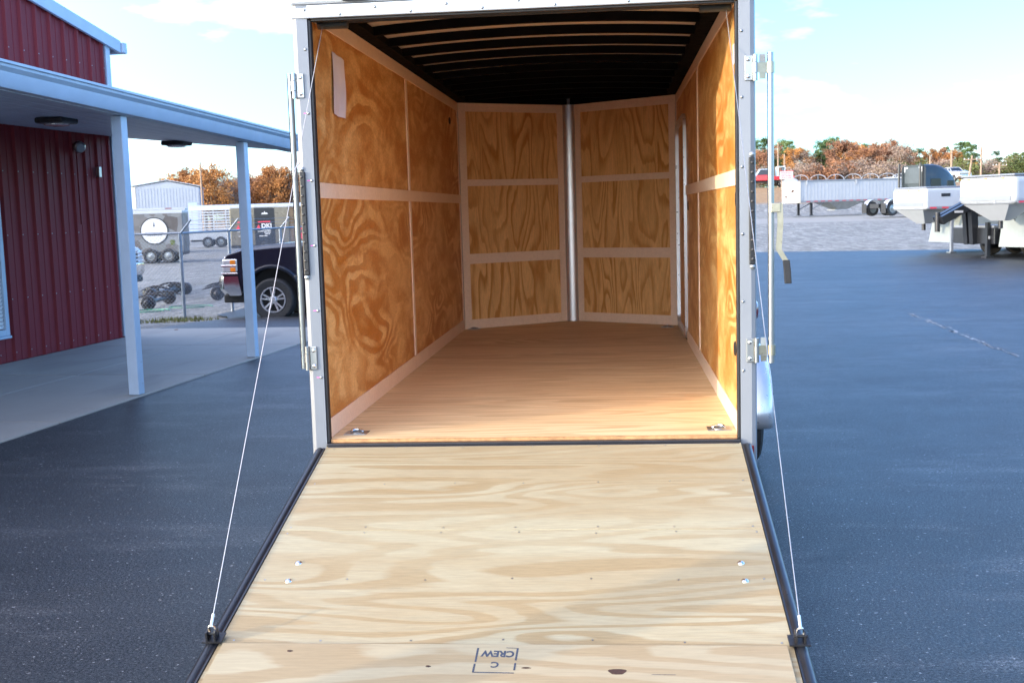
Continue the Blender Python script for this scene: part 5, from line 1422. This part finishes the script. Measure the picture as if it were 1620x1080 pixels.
sb = thing('notice_board', 'white roadside board with red print beside the red truck', 'sign', (18.1, 115.4, gh(18.1, 115.4)), R(6))
bz = 4.08 - gh(18.1, 115.4)
bx('board', 'sign_white', sb, -0.68, 0.68, -0.03, 0.03, bz, bz + 0.80)
bx('red_edge', 'sign_red', sb, -0.7, 0.7, -0.035, 0.035, bz + 0.801, bz + 0.86)
pr_ = MB()
for k, z_ in enumerate((0.66, 0.50, 0.34, 0.18)):
    q = -0.55
    while q < 0.5:
        e = q + rw.uniform(0.07, 0.2)
        pr_.box(q, min(e, 0.56) - 0.03, -0.034, -0.0305, bz + z_ - 0.04, bz + z_ + 0.04)
        q = e
pr_.build('print', 'sign_red', sb, kind='stuff')
for x in (-0.5, 0.5): bx('leg', 'wood_pole', sb, x - 0.05, x + 0.05, 0.031, 0.12, -0.2, bz + 0.7)
ds = thing('diamond_sign', 'yellow diamond crossroads sign beyond the tractor', 'road sign', (47.74, 158.0, gh(47.74, 158.0)), R(-14))
dz = 4.55 - gh(47.74, 158.0)
n_ = 0.56
MB().prism([(0, dz - n_), (n_, dz), (0, dz + n_), (-n_, dz)], lambda u, v, w: (u, w, v), -0.012, 0.012).build('plate', 'sign_yellow', ds)
MB().box(-0.07, 0.07, -0.02, -0.013, dz - 0.32, dz + 0.32).box(-0.32, -0.071, -0.02, -0.013, dz - 0.07, dz + 0.07).box(0.071, 0.32, -0.02, -0.013, dz - 0.07, dz + 0.07).build('cross_symbol', 'black_paint', ds)
bx('post', 'galvanised', ds, -0.04, 0.04, 0.013, 0.07, -0.3, dz + 0.4)
pickup('white pickup driving on the road behind the dark tractor', 'white_truck_paint', (46.0, 155.5, gh(46.0, 155.5)), R(-75), rim='galvanised', spokes=0)
pickup('white pickup seen over the middle of the hopper trailer', 'white_truck_paint', (51.2, 206.5, 4.3), R(170), rim='galvanised', spokes=0)

# ------------------------------------------------------------------ trees
def crown(seed, kind):
    rg = random.Random(seed)
    m_ = MB()
    cl = []
    if kind == 'round':
        for k in range(46):
            a, ph = rg.uniform(0, 2 * PI), math.acos(rg.uniform(-0.75, 1))
            q = rg.uniform(0.35, 1.0) ** 0.6
            cl.append((math.cos(a) * math.sin(ph) * q * 3.1, math.sin(a) * math.sin(ph) * q * 3.1, 5.6 + math.cos(ph) * q * 3.9, rg.uniform(0.6, 1.15)))
        per, ls = 120, 0.14
    elif kind == 'bare':
        for k in range(52):
            a, ph = rg.uniform(0, 2 * PI), math.acos(rg.uniform(-0.9, 1))
            q = rg.uniform(0.2, 1.0) ** 0.6
            cl.append((math.cos(a) * math.sin(ph) * q * 2.7, math.sin(a) * math.sin(ph) * q * 2.7, 4.8 + math.cos(ph) * q * 4.4, rg.uniform(0.7, 1.2)))
        per, ls = 75, 0.11
    elif kind == 'pine':
        for k in range(40):
            h = rg.uniform(0.38, 1.0)
            q = (1.05 - h) ** 0.5 * 3.6 * rg.uniform(0.3, 1.0)
            a = rg.uniform(0, 2 * PI)
            cl.append((math.cos(a) * q, math.sin(a) * q, h * 12.4, rg.uniform(0.55, 1.0)))
        per, ls = 125, 0.135
    else:
        for k in range(22):
            a, q = rg.uniform(0, 2 * PI), rg.random() ** 0.5
            cl.append((math.cos(a) * q * 1.7, math.sin(a) * q * 1.7, 0.4 + rg.random() * 2.6 * (1.1 - q * 0.6), rg.uniform(0.5, 0.9)))
        per, ls = 130, 0.08
    for (cx_, cy_, cz_, cr) in cl:
        for k in range(per):
            d = Vector((rg.gauss(0, 1), rg.gauss(0, 1), rg.gauss(0, 0.7)))
            d = d.normalized() * cr * rg.random() ** 0.45
            p = Vector((cx_, cy_, cz_)) + d
            n1 = Vector((rg.gauss(0, 1), rg.gauss(0, 1), rg.gauss(0, 1))).normalized()
            n2 = n1.cross(Vector((rg.gauss(0, 1), rg.gauss(0, 1), rg.gauss(0, 1)))).normalized()
            s_ = ls * rg.uniform(0.6, 1.4)
            m_.add([p - n1 * s_, p + n2 * s_ * 0.6, p + n1 * s_, p - n2 * s_ * 0.6], [(0, 1, 2, 3)])
    return m_
def trunk(seed, kind):
    rg = random.Random(seed)
    m_ = MB()
    H_ = {'round': 7.5, 'bare': 8.5, 'pine': 12.0, 'bush': 1.6}[kind]
    r0 = {'round': 0.24, 'bare': 0.2, 'pine': 0.22, 'bush': 0.06}[kind]
    m_.tube([(rg.uniform(-0.15, 0.15) * k, rg.uniform(-0.15, 0.15) * k, -0.5 + (H_ + 0.5) * k / 4) for k in range(5)], [r0, r0 * 0.8, r0 * 0.6, r0 * 0.4, r0 * 0.12], 8)
    if kind != 'bush':
        for k in range(12 if kind != 'pine' else 9):
            z0_ = H_ * rg.uniform(0.25 if kind != 'pine' else 0.45, 0.85)
            a, l_ = rg.uniform(0, 2 * PI), rg.uniform(1.3, 2.8)
            up = 0.75 if kind != 'pine' else 0.25
            m_.tube([(0, 0, z0_), (math.cos(a) * l_ * 0.5, math.sin(a) * l_ * 0.5, z0_ + l_ * 0.45 * up), (math.cos(a) * l_, math.sin(a) * l_, z0_ + l_ * up)], [r0 * 0.4, r0 * 0.25, r0 * 0.08], 5)
    return m_
PROTO = {}
for kind, nv in (('round', 4), ('bare', 3), ('pine', 4), ('bush', 2)):
    for k in range(nv): PROTO[kind, k] = (crown(100 * k + len(kind), kind).mesh('crown'), trunk(7 * k + 3, kind).mesh('trunk', 50), nv)
def tree(label, kind, leaf, x, y, sc, group, rgen, z=None, sx=1.0):
    kk = rgen.randrange(PROTO[kind, 0][2])
    cm, tm, _ = PROTO[kind, kk]
    z = gh(x, y) if z is None else z
    t = thing('tree' if kind != 'bush' else 'bush', label, 'tree' if kind != 'bush' else 'bush', (x, y, z), rgen.uniform(0, 6.28), group)
    t.scale = (sc * sx, sc * sx, sc)
    for nm, me, mm in (('crown', cm, leaf), ('trunk', tm, 'bark')):
        o = bpy.data.objects.new(nm, me)
        if not me.materials: me.materials.append(MATS[mm])
        COL.objects.link(o)
        o.parent = t
        o.material_slots[0].link = 'OBJECT'
        o.material_slots[0].material = MATS[mm]
    return t
rg = random.Random(21)
def bearing(px): return R(-5.25) + math.atan((px - 810) / 1811.0)
def at_bearing(px, d): return (CAM.x + d * math.sin(bearing(px)), CAM.y + d * math.cos(bearing(px)))
GL, GRR = 'autumn trees left beyond the yard', 'trees along the road at right'
LABEL = {('round', 'leaf_orange'): 'orange autumn tree', ('round', 'leaf_rust'): 'rust brown autumn tree', ('bare', 'leaf_grey'): 'thin grey-brown half bare tree', ('pine', 'leaf_pine'): 'dark green pine tree', ('round', 'leaf_yellow'): 'golden yellow tree', ('bush', 'leaf_bush'): 'low green bush'}
ORD = ['leftmost', 'second', 'third', 'fourth', 'fifth', 'sixth', 'seventh', 'eighth', 'ninth', 'tenth', 'eleventh', 'twelfth', 'thirteenth', 'fourteenth', 'fifteenth', 'sixteenth', 'seventeenth', 'eighteenth', 'nineteenth', 'twentieth', 'twenty-first', 'twenty-second', 'twenty-third', 'twenty-fourth', 'twenty-fifth', 'twenty-sixth', 'twenty-seventh', 'twenty-eighth']
def ordinal(items, where):
    seen = {}
    for t_, p_, lab in sorted(items, key=lambda q: q[1]):
        k = seen.get(lab, 0)
        seen[lab] = k + 1
        t_['label'] = (ORD[k] + ' ' + lab + ' ' if k == 0 else ORD[k] + ' ' + lab + ' from the left ') + where
left_plan = []
# left wood: rust and orange crowns seen between the canopy posts and the trailer
px = 285
while px < 520:
    for row in range(2):
        kind, leaf = rg.choice((('round', 'leaf_orange'), ('round', 'leaf_orange'), ('round', 'leaf_rust'), ('bare', 'leaf_grey')))
        x, y = at_bearing(px + rg.uniform(-8, 8), 215 + row * 16 + rg.uniform(-5, 5))
        left_plan.append((tree('', kind, leaf, x, y, rg.uniform(1.0, 1.25) + 0.05 * row, GL, rg, z=-0.3), px + row * 0.1, LABEL[kind, leaf]))
    px += 21
ordinal(left_plan, 'in the wood beyond the left yard')
# right wood, by bearing: (pixel column, kind, leaf, top height factor)
plan = []
for px, kind, leaf, sc in ((1195, 'pine', 'leaf_pine', 0.92), (1212, 'pine', 'leaf_pine', 0.95), (1240, 'pine', 'leaf_pine', 0.95), (1250, 'pine', 'leaf_pine', 0.85), (1200, 'round', 'leaf_rust', 0.85), (1222, 'round', 'leaf_rust', 0.9), (1243, 'round', 'leaf_rust', 0.9), (1262, 'round', 'leaf_orange', 0.85),
        (1272, 'bare', 'leaf_grey', 0.85), (1284, 'bare', 'leaf_grey', 0.8), (1294, 'pine', 'leaf_pine', 0.78), (1302, 'pine', 'leaf_pine', 0.88), (1313, 'pine', 'leaf_pine', 0.93), (1322, 'pine', 'leaf_pine', 0.95), (1300, 'round', 'leaf_yellow', 0.72), (1322, 'bare', 'leaf_grey', 0.9), (1335, 'round', 'leaf_rust', 1.0), (1345, 'pine', 'leaf_pine', 0.88), (1350, 'round', 'leaf_orange', 0.95), (1362, 'round', 'leaf_orange', 0.9), (1372, 'pine', 'leaf_pine', 0.84), (1374, 'round', 'leaf_rust', 0.82),
        (1385, 'round', 'leaf_rust', 0.92), (1400, 'round', 'leaf_orange', 0.92), (1415, 'round', 'leaf_rust', 0.95), (1428, 'bare', 'leaf_grey', 0.9), (1436, 'round', 'leaf_rust', 0.75), (1445, 'pine', 'leaf_pine', 0.76), (1457, 'pine', 'leaf_pine', 0.78), (1466, 'bare', 'leaf_grey', 0.7), (1478, 'round', 'leaf_orange', 0.86), (1492, 'round', 'leaf_rust', 0.86), (1508, 'round', 'leaf_orange', 0.84), (1500, 'pine', 'leaf_pine', 0.86), (1520, 'pine', 'leaf_pine', 0.90), (1530, 'pine', 'leaf_pine', 0.88), (1540, 'pine', 'leaf_pine', 0.80), (1545, 'round', 'leaf_yellow', 0.45),
        (1556, 'bare', 'leaf_grey', 0.62), (1568, 'bare', 'leaf_grey', 0.6), (1576, 'pine', 'leaf_pine', 0.76), (1588, 'bare', 'leaf_grey', 0.6), (1596, 'pine', 'leaf_pine', 0.66), (1608, 'pine', 'leaf_pine', 0.70), (1620, 'pine', 'leaf_pine', 0.70), (1634, 'pine', 'leaf_pine', 0.72), (1650, 'round', 'leaf_rust', 0.75), (1668, 'pine', 'leaf_pine', 0.75), (1690, 'round', 'leaf_orange', 0.8), (1715, 'pine', 'leaf_pine', 0.8)):
    d = 262 + rg.uniform(-10, 14) + (14 if kind == 'pine' else 0)
    x, y = at_bearing(px, d)
    f = 1.0 if kind == 'pine' else 1.15
    low = 0.96 if px < 1270 else 0.93 if px < 1335 else 0.90 if px < 1440 else 0.80 if px < 1480 else 0.80 if px < 1560 else 0.70
    t_ = tree('', kind, leaf, x, y, sc * f * low, GRR, rg, sx=1.15 if kind != 'bare' else 1.3)
    plan.append((t_, px, kind, leaf))
ordinal([(t_, px, LABEL[kind, leaf]) for t_, px, kind, leaf in plan], 'on the right skyline')
# undergrowth along the edge of the right wood
bush_plan = []
for px in range(1196, 1640, 15):
    x, y = at_bearing(px + rg.uniform(-5, 5), 248 + rg.uniform(-6, 8))
    lf = rg.choice(('leaf_grey', 'leaf_rust', 'leaf_bush', 'leaf_grey'))
    nm = {'leaf_grey': 'grey-brown', 'leaf_rust': 'rust coloured', 'leaf_bush': 'green'}[lf]
    bush_plan.append((tree('', 'bush', lf, x, y, rg.uniform(1.2, 1.9), 'bushes at the foot of the right wood', rg, sx=1.5), px, 'low %s bush' % nm))
ordinal(bush_plan, 'at the foot of the right wood')
